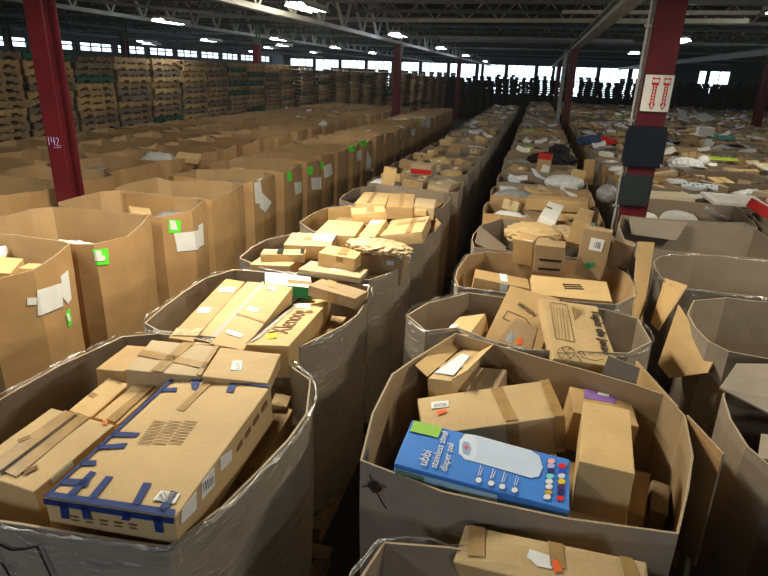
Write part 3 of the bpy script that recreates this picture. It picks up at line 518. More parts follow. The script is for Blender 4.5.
 ('M3','F','shipping_label','white',((-.027,-.063,-.059),(.069,-.063,-.059),(.062,-.063,-.15),(-.03,-.063,-.15))),
 ('M3','F','printed_text','barcode',((.001,-.063,-.083),(.048,-.063,-.083),(.046,-.063,-.129),(.001,-.063,-.128))),
 ('M3','F','green_mark','green3',((-.03,-.063,-.279),(.036,-.063,-.251),(.03,-.063,-.235),(-.036,-.063,-.263))),
 ('M3','F','green_mark','green3',((-.018,-.063,-.297),(.04,-.063,-.266),(.033,-.063,-.25),(-.026,-.063,-.281))),
 ('M3','F','green_mark','green3',((-.021,-.063,-.248),(.002,-.063,-.292),(.016,-.063,-.283),(-.007,-.063,-.239))),
 ('M2','F','printed_stripe','black',((-.064,-.075,-.116),(.09,-.075,-.112),(.089,-.075,-.097),(-.065,-.075,-.101))),
 ('M2','F','printed_stripe','black',((-.066,-.075,-.187),(.089,-.075,-.179),(.088,-.075,-.164),(-.066,-.075,-.171))),
 ('M1','T','shipping_label','white',((-.001,-.056,0),(.077,-.057,0),(.077,-.065,0),(.018,-.065,0))),
 ('white5','T','printed_text','ink2',((-.074,.083,0),(-.009,.071,0),(-.013,.006,0),(-.073,.024,0))),
]
TEXTS = [
 ('H1','T','ubbi',((-.185,-.107,0),(-.182,-.031,0)),'white'),
 ('H1','T','stainless steel',((-.149,-.103,0),(-.148,.096,0)),'white'),
 ('H1','T','diaper pail',((-.114,-.106,0),(-.115,.039,0)),'white'),
 ('K1','T','Tapis de jeux',((.116,.201,0),(.101,-.169,0)),'ink'),
 ('K2','T','NESSER',((.068,.11,0),(-.055,.175,0)),'ink'),
 ('D3','T','Xlenoog',((.048,-.34,0),(.036,.171,0)),'ink2'),
]
BIN_DECALS = [
 ('L1','X','paper_sheet','white',((-3.2,2.941,1.093),(-3.2,3.19,1.056),(-3.2,3.168,.886),(-3.2,2.912,.917))),
 ('L1','X','paper_sheet','white',((-3.2,2.867,1.065),(-3.2,2.93,1.045),(-3.2,2.919,.997),(-3.2,2.856,1.017))),
 ('L1','X','paper_sheet','white',((-3.2,3.197,1.104),(-3.2,3.309,1.112),(-3.2,3.294,.891),(-3.2,3.234,.875),(-3.2,3.178,.949))),
 ('L1','X','green_sticker','neon',((-3.2,3.176,.822),(-3.2,3.249,.831),(-3.2,3.25,.714),(-3.2,3.195,.695))),
 ('L1','X','sticker_print','white',((-3.2,3.181,.812),(-3.2,3.221,.808),(-3.2,3.231,.748),(-3.2,3.196,.744))),
 ('L2','X','green_sticker','neon',((-3.2,3.549,1.205),(-3.2,3.681,1.179),(-3.2,3.667,1.053),(-3.2,3.553,1.076))),
 ('L2','X','sticker_print','white',((-3.2,3.554,1.192),(-3.2,3.607,1.183),(-3.2,3.609,1.142),(-3.2,3.639,1.13),(-3.2,3.627,1.092),(-3.2,3.55,1.112))),
 ('L3','X','green_sticker','neon',((-3.2,4.587,1.195),(-3.2,4.718,1.165),(-3.2,4.698,1.045),(-3.2,4.577,1.069))),
 ('L3','X','sticker_print','white',((-3.2,4.597,1.186),(-3.2,4.654,1.173),(-3.2,4.672,1.084),(-3.2,4.598,1.096))),
 ('L3','X','paper_sheet','white',((-3.2,4.629,1.056),(-3.2,4.955,1.014),(-3.2,4.926,.824),(-3.2,4.642,.87))),
 ('L3','X','paper_sheet','white',((-3.2,4.962,1.057),(-3.2,5.079,1.057),(-3.2,5.064,.831),(-3.2,4.929,.841))),
 ('L5','X','paper_sheet','white',((-3.2,6.396,1.239),(-3.2,6.554,1.235),(-3.2,6.569,1.091),(-3.2,6.527,.957),(-3.2,6.404,.982))),
 ('L5','X','paper_sheet','white',((-3.2,6.569,1.091),(-3.2,6.85,.908),(-3.2,6.638,.82),(-3.2,6.495,.915))),
 ('L6','X','green_sticker','neon',((-3.2,7.388,1.226),(-3.2,7.545,1.206),(-3.2,7.537,1.074),(-3.2,7.397,1.09))),
 ('L6','X','paper_sheet','white',((-3.2,7.617,1.036),(-3.2,7.959,1.005),(-3.2,7.991,.831),(-3.2,7.663,.855))),
 ('L7','X','green_sticker','neon',((-3.2,8.209,1.179),(-3.2,8.377,1.163),(-3.2,8.384,1.039),(-3.2,8.225,1.056))),
 ('L7','X','paper_sheet','white',((-3.2,8.319,.996),(-3.2,8.754,.943),(-3.2,8.751,.749),(-3.2,8.356,.804))),
 ('L8','X','green_sticker','neon',((-3.2,8.792,1.169),(-3.2,8.922,1.152),(-3.2,8.933,1.037),(-3.2,8.814,1.046))),
 ('L8','X','paper_sheet','white',((-3.2,8.933,1.09),(-3.2,9.243,1.101),(-3.2,9.375,.901),(-3.2,8.968,.881))),
 ('L10','X','green_sticker','neon',((-3.2,10.415,1.252),(-3.2,10.591,1.238),(-3.2,10.597,1.135),(-3.2,10.452,1.143))),
 ('L10','X','paper_sheet','white',((-3.2,10.662,1.132),(-3.2,11.001,1.118),(-3.2,11.05,.909),(-3.2,10.706,.939))),
 ('L11','X','green_sticker','neon',((-3.2,11.111,1.284),(-3.2,11.346,1.266),(-3.2,11.355,1.157),(-3.2,11.137,1.17))),
 ('L11','X','paper_sheet','white',((-3.2,11.4,1.063),(-3.2,11.886,.811),(-3.2,11.952,.56),(-3.2,11.358,.668))),
 ('L15','X','paper_sheet','white',((-3.2,14.508,1.229),(-3.2,14.772,1.22),(-3.2,14.76,.992),(-3.2,14.408,1.012))),
 ('L16','X','paper_sheet','white',((-3.2,15.767,1.129),(-3.2,16.288,1.108),(-3.2,16.265,.927),(-3.2,15.775,.957))),
 ('L18','X','paper_sheet','white',((-3.2,17.157,1.323),(-3.2,17.847,1.317),(-3.2,17.973,1.058),(-3.2,17.267,1.089))),
 ('L19','X','paper_sheet','white',((-3.2,17.928,1.327),(-3.2,18.594,1.302),(-3.2,18.715,.958),(-3.2,18.259,.977))),
]
CP = Vector((0, 0, 2.55))
def seen(p, mx=40):
    """does the point fall inside the photograph's frame (with a margin in pixels)"""
    q = Vector(p) - CP; z = q.dot(FW)
    if z < 0.1: return False
    x = 384 + 573 * q.dot(RX) / z; y = 288 + 573 * q.dot(DN) / z
    return -mx < x < 768 + mx and -mx < y < 576 + mx

# ================================================================== the hall
def struct(o): o['kind'] = 'structure'; return o
X0, X1, Y0, Y1, ZR = -27.0, 24.0, -9.0, 62.0, 5.0
mb = MB(); mb.box(X0, X1, Y0, Y1, -0.2, 0); struct(mb.build('floor', 'concrete'))
mb = MB(); mb.box(X0, X1, Y0, Y1, ZR, ZR + 0.05)
x = X0
while x < X1:                      # corrugated deck ribs
    mb.box(x, x + 0.25, Y0, Y1, ZR - 0.07, ZR); x += 0.5
struct(mb.build('ceiling', 'roof_deck'))
WZ0, WZ1 = 0.9, 3.7                # far window band
mb = MB(); mb.box(X0, X1, Y1, Y1 + 0.3, 0, WZ0); mb.box(X0, X1, Y1, Y1 + 0.3, WZ1, ZR)
wx = [X0 + 0.6 + i * 2.9 for i in range(17)]
for i, a in enumerate(wx): mb.box(a - 0.25, a, Y1, Y1 + 0.3, WZ0, WZ1)
mb.box(X0, wx[0] - .25, Y1, Y1 + .3, WZ0, WZ1); mb.box(wx[-1], X1, Y1, Y1 + .3, WZ0, WZ1)
struct(mb.build('wall_back', 'wall_paint'))
def window(idx, x0, x1, y, z0, z1, along='X', low=None):
    f = MB()
    def bx(a0, a1, c0, c1, t0=-0.04, t1=0.04):
        if along == 'X': f.box(a0, a1, y + t0, y + t1, c0, c1)
        else: f.box(y + t0, y + t1, a0, a1, c0, c1)
    for c in (z0, (z0 + z1) / 2, z1 - 0.07): bx(x0, x1, c, c + 0.07)
    n = 3
    for k in range(n + 1):
        a = x0 + (x1 - x0 - 0.06) * k / n; bx(a, a + 0.06, z0, z1)
    w = struct(f.build('window_%d' % idx, 'steel_dark'))
    g = MB()
    if along == 'X': g.box(x0, x1, y + 0.05, y + 0.07, z0, z1)
    else: g.box(y - 0.07, y - 0.05, x0, x1, z0, z1)
    g.build('pane', 'window_light', w)
k = 1
for i in range(16):
    if wx[i] > 6.5 and i % 2: continue           # bricked-up bays on the right
    window(k, wx[i], wx[i + 1] - 0.25, Y1 + 0.1, WZ0, WZ1); k += 1
bays = MB()
for i in range(16):
    if wx[i] > 6.5 and i % 2: bays.box(wx[i], wx[i + 1] - 0.25, Y1 + 0.05, Y1 + 0.2, WZ0, WZ1)
struct(bays.build('trim_1', 'wall_paint'))
mb = MB(); mb.box(X0 - 0.3, X0, Y0, Y1, 0, 3.15); mb.box(X0 - 0.3, X0, Y0, Y1, 3.72, ZR)
ys = [4 + 3.4 * i for i in range(17)]
mb.box(X0 - 0.3, X0, Y0, ys[0], 3.15, 3.72)
for a in ys: mb.box(X0 - 0.3, X0, a, a + 0.5, 3.15, 3.72)
mb.box(X0 - 0.3, X0, ys[-1], Y1, 3.15, 3.72)
struct(mb.build('wall_left', 'wall_paint'))
for i in range(16):
    window(k, ys[i] + 0.5, ys[i + 1], X0 - 0.1, 3.15, 3.72, along='Y'); k += 1
mb = MB(); mb.box(X1, X1 + 0.3, Y0, Y1, 0, ZR); struct(mb.build('wall_right', 'wall_paint'))
mb = MB(); mb.box(X0, X1, Y0 - 0.3, Y0, 0, ZR); struct(mb.build('wall_front', 'wall_paint'))

# thin dusty air filling the hall
hz = MB(); hz.box(X0 + .1, X1 - .1, Y0 + .1, Y1 - .1, .05, ZR - .1)
mt = bpy.data.materials.new('dusty_air'); mt.use_nodes = True; MATS['dusty_air'] = mt
nt = mt.node_tree; nt.nodes.remove(nt.nodes['Principled BSDF']); vs = nt.nodes.new('ShaderNodeVolumeScatter')
vs.inputs['Density'].default_value = 0.0009; vs.inputs['Anisotropy'].default_value = 0.35; vs.inputs['Color'].default_value = (.85, .93, 1, 1)
nt.links.new(vs.outputs[0], nt.nodes['Material Output'].inputs['Volume'])
o = hz.build('dusty_air', 'dusty_air'); tag(o, kind='stuff', label='faint bluish dusty haze filling the far hall', cat='haze')

# ------------------------------------------------------------------ steelwork
COLX = [-22.2, -16.45, -10.64, -4.85, 1.03, 7.0, 12.8]
COLY = [6.02, 21.8, 37.4, 53.0]
def hsection(mb, w, d, z0, z1, t=0.022, mi=0):
    mb.box(-w / 2, w / 2, -d / 2, -d / 2 + t, z0, z1, mi); mb.box(-w / 2, w / 2, d / 2 - t, d / 2, z0, z1, mi)
    mb.box(-t / 2, t / 2, -d / 2 + t, d / 2 - t, z0, z1, mi)
cx_words = ['far left', 'far left', 'left', 'middle', 'right', 'far right', 'rightmost']
steel = {}
for j, y in enumerate(COLY):
    for i, x in enumerate(COLX):
        yy = {(3, 0): 5.22, (3, 1): 20.85}.get((i, j), y)
        if not (seen((x, yy, 3.2), 25) or seen((x, yy, 2.0), 25)): continue
        if j >= 2 and x < -5: continue
        top = 4.75 if x < -10 else 3.46
        r = empty('steel_column', (x, yy, 0)); steel[(i, j)] = r
        cw = .20 if (i, j) == (3, 0) else .24
        c = MB(); hsection(c, cw, cw, 0, 3.4 if x < -10 else top); c.build('shaft', 'paint_red', r)
        if x < -10:
            c = MB(); hsection(c, cw, cw, 3.4, top); c.build('upper_shaft', 'paint_green_grey', r)
        c = MB(); c.box(-.22, .22, -.22, .22, 0, 0.025); c.build('base_plate', 'paint_red', r)
        c = MB(); c.box(-.18, .18, -.18, .18, top, top + 0.02); c.build('cap_plate', 'paint_red', r)
labels = {(3, 0): 'dark red steel column with chalked number standing among the left bins', (4, 0): 'dark red steel column with arrow sign and black panels on it',
          (3, 1): 'dark red steel column standing at the far end of the left bins', (4, 1): 'dark red steel column with pale pipe beside it, far right block',
          (5, 1): 'shadowy red steel column near the right edge of the photo', (2, 1): 'column red below and green-grey above, rising behind the pallet stacks',
          (1, 1): 'short visible dark red column above the left pallet stacks'}
used_l = set()
for key, r in steel.items():
    l = labels.get(key, 'distant dark steel column, %s of column line %s from the left, %s from the front' % (NUM[key[1]], NUM[key[0]], NUM[key[1]]))
    if key not in labels: l = 'distant dark column under roof girder %s from the left, in %s row back' % (NUM[key[0]], NUM[key[1]])
    tag(r, l, 'column', 'steel columns')
# chalk number on the left column
r = steel[(3, 0)]
def chalk(r, strokes, z, s):
    mb = MB()
    for a, b in strokes:
        mb.bar((a[0] * s - 0.07, -0.102, z + a[1] * s), (b[0] * s - 0.07, -0.102, z + b[1] * s), 0.006, 0.004)
    return mb
st = [((0, 0), (0, 1)), ((.4, 1), (.4, .45)), ((.4, .45), (.95, .45)), ((.8, 1), (.8, 0)), ((1.1, .8), (1.3, 1)), ((1.3, 1), (1.5, .75)), ((1.5, .75), (1.1, 0)), ((1.1, 0), (1.7, 0)), ((.6, -.25), (1.6, -.2))]
chalk(r, st, 1.72, 0.085).build('chalk_number', 'lavender', r)
# conduit beside the right-hand column and the pipe beside the one behind
for key, dx in (((4, 0), -0.165), ((4, 1), -0.27)):
    r = steel[key]; mb = MB(); n = 10
    rad = 0.012 if key == (4, 0) else 0.07
    for a in range(n):
        t0 = 2 * pi * a / n; t1 = 2 * pi * (a + 1) / n
        for o_ in ((0, 0), (0.035, 0.02)) if key == (4, 0) else ((0, 0),):
            mb.face([(dx + o_[0] + rad * cos(t0), -0.1 + o_[1] + rad * sin(t0), 0), (dx + o_[0] + rad * cos(t1), -0.1 + o_[1] + rad * sin(t1), 0),
                     (dx + o_[0] + rad * cos(t1), -0.1 + o_[1] + rad * sin(t1), 3.4), (dx + o_[0] + rad * cos(t0), -0.1 + o_[1] + rad * sin(t0), 3.4)])
    mb.build('conduit', 'steel_pale', r, smooth=True)
    mb = MB()
    for z in (0.6, 1.4, 2.2, 3.0): mb.box(dx - 0.03, -0.14, -0.12, -0.09, z, z + 0.02)
    mb.build('bracket', 'steel_pale', r)
# sign and panels on the right-hand column
r = steel[(4, 0)]
sign = empty('arrow_sign', (COLX[4] + .005, 6.02 - 0.125, 0)); tag(sign, 'white sign with two red arrows pointing down, fixed to the red column', 'sign')
def sgn(u, z):    # curved sheet around the flange, u in -1..1
    return Vector((0.12 * u, -0.022 - 0.03 * (1 - u * u), z))
mb = MB(); zz0, zz1 = 2.30, 2.61
for i in range(12):
    u0, u1 = -1 + i / 6, -1 + (i + 1) / 6
    a, b = sgn(u0, zz0), sgn(u1, zz0); c, d = sgn(u1, zz1), sgn(u0, zz1); o_ = Vector((0, 0.004, 0))
    mb.face([a, b, c, d]); mb.face([d + o_, c + o_, b + o_, a + o_])
mb.build('sign_sheet', 'white', sign)
def arrow(uc, mat):
    mb = MB(); z0 = 2.225; e = Vector((0, -0.003, 0))
    def q(pts): mb.face([sgn(uc + .75 * u / 0.12, 2.30 + (z - 2.19) * .816) + e for u, z in pts])
    q([(-.04, 2.545), (-.04, 2.47), (-.034, 2.47), (-.034, 2.545)]); q([(.034, 2.545), (.034, 2.47), (.04, 2.47), (.04, 2.545)])
    q([(-.034, 2.535), (-.034, 2.525), (.034, 2.525), (.034, 2.535)]); q([(-.034, 2.49), (-.034, 2.465), (.034, 2.465), (.034, 2.49)])
    q([(-.034, 2.545), (-.034, 2.535), (-.015, 2.535), (0, 2.535)]); q([(0, 2.535), (.015, 2.535), (.034, 2.535), (.034, 2.545)])
    q([(-.022, 2.465), (-.022, 2.27), (-.010, 2.27), (-.010, 2.465)]); q([(.010, 2.465), (.010, 2.27), (.022, 2.27), (.022, 2.465)])
    for k in range(6):
        z = 2.45 - k * 0.033; q([(-.010, z), (-.010, z - .008), (.010, z - .008), (.010, z)])
    q([(-.034, 2.275), (-.034, 2.26), (-.010, 2.255), (-.010, 2.275)]); q([(.010, 2.275), (.010, 2.255), (.034, 2.26), (.034, 2.275)])
    q([(-.034, 2.26), (0, 2.205), (0, 2.222), (-.02, 2.258)]); q([(.02, 2.258), (0, 2.222), (0, 2.205), (.034, 2.26)])
    return mb.build('red_arrow', mat, sign)
arrow(-0.28, 'red'); arrow(0.52, 'red')
def column_panel(name, z0, z1, w, d, mat, label, x):
    p = empty(name, (x, 6.02 - 0.122, z0)); me = carton_mesh(w, d, z1 - z0, 0.01, 0.0)
    me.materials.append(MATS[mat]); o = bpy.data.objects.new('board', me); COL.objects.link(o); o.parent = p; o.location = (0, -d / 2, z1 - z0)
    for sx in (-1, 1):
        mb = MB(); mb.box(sx * w / 2 - .012, sx * w / 2 + .012, -d - .003, 0.0, 0.04, z1 - z0 - .04); mb.build('edge_trim', mat, p)
    tag(p, label, 'panel')
column_panel('column_guard', 1.80, 2.17, 0.33, 0.06, 'panel_black', 'square black padded panel strapped around the red column below the arrow sign', COLX[4] - 0.02)
column_panel('column_guard', 1.43, 1.73, 0.25, 0.05, 'panel_grey', 'dark grey panel on the red column below the square black one', COLX[4] - 0.03)

def girder(x, z0, z1, y0, y1, mat, label):
    r = empty('roof_girder', (x, 0, 0)); tag(r, label, 'girder', 'roof girders')
    mb = MB(); mb.box(-.11, .11, y0, y1, z0, z0 + .02); mb.box(-.11, .11, y0, y1, z1 - .02, z1); mb.build('flange', mat, r)
    mb = MB(); mb.box(-.008, .008, y0, y1, z0 + .02, z1 - .02); mb.build('web', mat, r)
def truss(x, z0, z1, y0, y1, mat, label, step=1.3):
    r = empty('roof_truss', (x, 0, 0)); tag(r, label, 'truss', 'roof trusses')
    mb = MB(); mb.box(-.07, .07, y0, y1, z0, z0 + .09); mb.build('bottom_chord', mat, r)
    mb = MB(); mb.box(-.07, .07, y0, y1, z1 - .09, z1); mb.build('top_chord', mat, r)
    mb = MB(); y = y0
    while y < y1 - step:
        mb.bar((0, y, z0 + .04), (0, y + step / 2, z1 - .04), .06); mb.bar((0, y + step / 2, z1 - .04), (0, y + step, z0 + .04), .06); y += step
    mb.build('web_members', mat, r)
truss(-4.85, 3.48, 4.4, 2, 61, 'steel_pale', 'open web truss overhead above the left bins, running toward the far wall', step=1.6)
girder(1.03, 3.48, 3.68, 2, 61, 'steel_pale', 'pale steel girder running overhead above the right-hand column')
girder(7.0, 3.48, 3.68, 2, 61, 'steel_pale', 'steel girder overhead at the far right of the roof')
truss(-10.64, 3.66, 4.75, 2, 61, 'steel_pale', 'deep open steel truss running above the pallet stacks')
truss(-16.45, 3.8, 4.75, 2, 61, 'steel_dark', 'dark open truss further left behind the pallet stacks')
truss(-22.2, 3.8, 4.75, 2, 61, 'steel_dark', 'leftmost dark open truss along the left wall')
def joist(y, label, mat='steel_dark', x0=-26.5, x1=23.5, z0=3.98, z1=4.5):
    r = empty('roof_joist', (0, y, 0)); tag(r, label, 'joist', 'roof joists')
    mb = MB(); mb.box(x0, x1, -.05, .05, z0, z0 + .07); mb.box(x0, x1, -.05, .05, z1 - .07, z1); mb.build('chord', mat, r)
    mb = MB(); x = x0
    while x < x1:
        mb.bar((x, 0, z0 + .03), (x + .45, 0, z1 - .03), .035); mb.bar((x + .45, 0, z1 - .03), (x + .9, 0, z0 + .03), .035); x += .9
    mb.build('web_members', mat, r)
yj = [9.0 + 2.2 * i for i in range(24)]
for i, y in enumerate(yj):
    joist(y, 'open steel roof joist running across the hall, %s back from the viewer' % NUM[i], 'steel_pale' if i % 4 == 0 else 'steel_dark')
# purlins between joists and deck
for i in range(16):
    x = -24 + 3.0 * i; mb = MB(); mb.box(-.06, .06, 4, 61, 4.5, 4.93); p = mb.build('roof_purlin', 'steel_dark'); p.location = (x, 0, 0)
    tag(p, 'dark roof purlin under the deck, %s from the left' % NUM[i], 'purlin', 'roof purlins')
# sloping tie rods and pipes seen below the joists on the right
for i, (a, b, w) in enumerate([((-5.5, 17, 3.9), (3.5, 12.5, 3.62), .10), ((-6.2, 24, 3.93), (2.6, 20, 3.68), .09), ((-3.5, 21.5, 3.66), (7, 26, 3.95), .08), ((0.3, 14.5, 3.93), (9.5, 14.0, 3.93), .09), ((-10.6, 12.5, 3.9), (-5.0, 15.6, 3.62), .08)]):
    mb = MB(); mb.bar((0, 0, 0), Vector(b) - Vector(a), w, w * .8); p = mb.build('sprinkler_pipe', 'steel_pale'); p.location = a
    tag(p, 'pale pipe slung under the roof joists, %s from the front' % NUM[i], 'pipe', 'overhead pipes')

# ------------------------------------------------------------------ lamps
lamps = [(-1.9, 4.0), (3.35, 3.2), (-4.05, 2.2)]
for x in (-4.05, 3.35):
    for y in (-4.0, 10.4, 17.5, 25.5, 34, 46):
        if x > 0 and y > 30: continue
        lamps.append((x, y) if (x, y) != (3.35, 10.4) else (3.22, 9.9))
lamps += [(-9.1, 14.0), (-9.4, 21.3), (-9.3, 27.5), (-9.3, 34), (-13.5, 23.5), (-13.8, 30), (-13.6, 36), (-18.7, 26.5), (-20.2, 29), (-18.7, 38), (-11.6, 26.7), (9.2, 24), (9.2, 13)]
def make_lamp():
    r = empty('strip_light')
    mb = MB(); mb.box(-.14, .14, -.62, .62, .03, .09); mb.build('housing', 'lamp_white', r)
    mb = MB()
    for s in (-1, 1):
        mb.face([(s * .14, -.62, .03), (s * .14, .62, .03), (s * .19, .62, -.03), (s * .19, -.62, -.03)])
        mb.face([(s * .19, -.62, -.029), (s * .19, .62, -.029), (s * .14, .62, .031), (s * .14, -.62, .031)])
    mb.build('reflector', 'lamp_white', r)
    mb = MB()
    for s in (-.07, .07):
        for a in range(8):
            t0, t1 = 2 * pi * a / 8, 2 * pi * (a + 1) / 8
            mb.face([(s + .022 * cos(t0), -.6, .01 + .022 * sin(t0)), (s + .022 * cos(t1), -.6, .01 + .022 * sin(t1)), (s + .022 * cos(t1), .6, .01 + .022 * sin(t1)), (s + .022 * cos(t0), .6, .01 + .022 * sin(t0))])
    mb.build('tubes', 'tube', r)
    mb = MB()
    for yy in (-.5, .5): mb.bar((0, yy, .09), (0, yy, 1.45), .008)
    mb.build('hangers', 'steel_dark', r)
    return r
def copy_tree(o, parent=None):
    c = o.copy(); COL.objects.link(c); c.parent = parent
    for ch in o.children: copy_tree(ch, c)
    return c
L0 = make_lamp(); first = True
lab = {(-1.9, 4.0): 'strip light over the front of the centre row, just above the frame', (3.35, 3.2): 'strip light over the front of the right block, out of frame', (-4.05, 10.4): 'glaring white strip light nearest the top centre of the photo', (-4.05, 17.5): 'bright strip light hanging just above the middle red column',
       (3.22, 9.9): 'bright strip light at the top right corner of the photo', (3.35, 17.5): 'small strip light just right of the column with the arrow sign', (-9.1, 14.0): 'bright strip light over the pallet stacks, upper left'}
for i, (x, y) in enumerate(sorted(lamps, key=lambda q: q[1])):
    if y > 0:
        o = L0 if first else copy_tree(L0); first = False
        o.location = (x, y, 3.56)
        row = {-4.05: 'over the left bins', 3.35: 'over the right bins'}.get(x, 'over the pallet stacks' if x < 0 else 'at the far right')
        tag(o, lab.get((x, y), 'distant lit strip light %s, %s nearest of all the lights' % (row, NUM[i - 2])), 'light', 'strip lights')
    if y < 36:
        if y > 9:
            d = bpy.data.lights.new('strip_light_glow', 'POINT'); d.energy = (NEAR_POWER if y < 12 else ROW_POWER) * 1.5; d.color = LAMP_WARM if y < 12 else LAMP_COOL; d.shadow_soft_size = .12
            g_ = bpy.data.objects.new('strip_light_glow', d); COL.objects.link(g_); g_.location = (x, y, 3.42)
        else: area_light('strip_light_glow', (x, y, 3.50), .3, 1.2, KEY_POWER if x == -1.9 else SIDE_POWER if y == 3.2 else LEFT_POWER if y == 2.2 else BACK_POWER if y < 0 else NEAR_POWER if y < 12 else ROW_POWER, LAMP_WARM if 0 < y < 12 else LAMP_COOL)

# ================================================================== pallets
def pallet_mesh(seed, mat, cols=(1.0, 1.2), sw=.02):
    rnd = random.Random(seed); W, D = cols; mb = MB()
    for i in range(7):                                   # deck boards run along x
        y = -D / 2 + .05 + (D - .1) * i / 6; w = .09
        if rnd.random() < .06: continue
        mb.box(-W / 2, W / 2 + rnd.uniform(-.02, .01), y - w / 2, y + w / 2, .118, .14)
    for i in range(4):
        y = -D / 2 + .05 + (D - .1) * i / 3; mb.box(-W / 2, W / 2, y - .05, y + .05, 0, .02)
    for x in (-W / 2 + sw + .002, 0, W / 2 - sw - .002):           # notched stringers run along y
        for a, b in ((-.5, -.33), (-.19, .19), (.33, .5)): mb.box(x - sw, x + sw, a * D, b * D, .02, .055)
        mb.box(x - sw, x + sw, -D / 2, D / 2, .055, .118)
    me = mb.build('wooden_pallet', mat, link=False).data
    return me
PM = [pallet_mesh(1, 'pallet_wood'), pallet_mesh(2, 'pallet_grey_wood'), pallet_mesh(3, 'pallet_gold'), pallet_mesh(4, 'pallet_gold'), pallet_mesh(5, 'pallet_wood'), pallet_mesh(6, 'pallet_green')]
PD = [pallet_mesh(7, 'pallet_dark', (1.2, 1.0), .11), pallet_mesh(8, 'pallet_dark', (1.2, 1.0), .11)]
rnd = random.Random(5)
stack_n = 0
PALLETS = []   # (distance, mesh, loc, rotz, label, group)
STUFF_P = []
ysk = 6.2
n = 0
while ysk < 40:
    x = -9.96 + rnd.uniform(-.03, .03)
    if n > 12: x += (n - 12) * .28
    top = 19 + (1 if n < 3 else 0) - (1 if rnd.random() < .3 else 0)
    for l in range(top):
        z = l * .142
        # the photo's stacks lean a little and the pallets are unevenly set
        loc = (x + rnd.uniform(-.04, .04) + .006 * (l - 10), ysk + rnd.uniform(-.035, .035), z); rz = rnd.uniform(-.03, .03)
        if l >= 6: PALLETS.append(((x * x + ysk * ysk) ** .5, rnd.choice(PM[:5] if rnd.random() > .07 else PM[5:]), loc, rz, 'wooden pallet, %s down in the %s stack from the front, along the left' % (NUM[top - 1 - l], NUM[n]), 'pallets stacked along the left'))
        else: STUFF_P.append((loc, rz, 0))
    ysk += 1.31; n += 1
# back-lit stacks at the far end of the hall
n = 0
fx = -9.2
while fx < 14.5:
    yb = 41.5 + (n % 3) * .5
    top = rnd.choice([18, 19, 18, 19, 18, 17])
    for l in range(top):
        loc = (fx + rnd.uniform(-.05, .05), yb + rnd.uniform(-.04, .04), l * .142)
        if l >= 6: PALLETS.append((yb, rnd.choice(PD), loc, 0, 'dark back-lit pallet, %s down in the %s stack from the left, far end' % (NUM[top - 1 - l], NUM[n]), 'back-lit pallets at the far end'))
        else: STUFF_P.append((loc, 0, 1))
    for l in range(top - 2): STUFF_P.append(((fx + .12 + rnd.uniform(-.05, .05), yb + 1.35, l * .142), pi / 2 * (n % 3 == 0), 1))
    fx += 1.30 if n % 4 else 1.5; n += 1
PALLETS.sort(key=lambda q: q[0])
for d, me, loc, rz, l, g in PALLETS[:300]:
    o = bpy.data.objects.new('wooden_pallet', me); COL.objects.link(o); o.location = loc; o.rotation_euler = (0, 0, rz); tag(o, l, 'pallet', g)
for d, me, loc, rz, l, g in PALLETS[300:]: STUFF_P.append((loc, rz, 1 if loc[1] > 40.5 else 0))
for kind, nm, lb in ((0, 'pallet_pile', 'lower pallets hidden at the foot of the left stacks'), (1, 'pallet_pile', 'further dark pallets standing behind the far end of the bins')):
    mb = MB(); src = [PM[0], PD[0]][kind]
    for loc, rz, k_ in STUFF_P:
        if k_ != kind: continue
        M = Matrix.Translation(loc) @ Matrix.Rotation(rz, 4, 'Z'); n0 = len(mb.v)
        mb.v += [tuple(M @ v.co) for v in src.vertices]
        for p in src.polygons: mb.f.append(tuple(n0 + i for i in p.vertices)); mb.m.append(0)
    o = mb.build(nm, ['pallet_wood', 'pallet_dark'][kind]); tag(o, lb, 'pallets', kind='stuff')

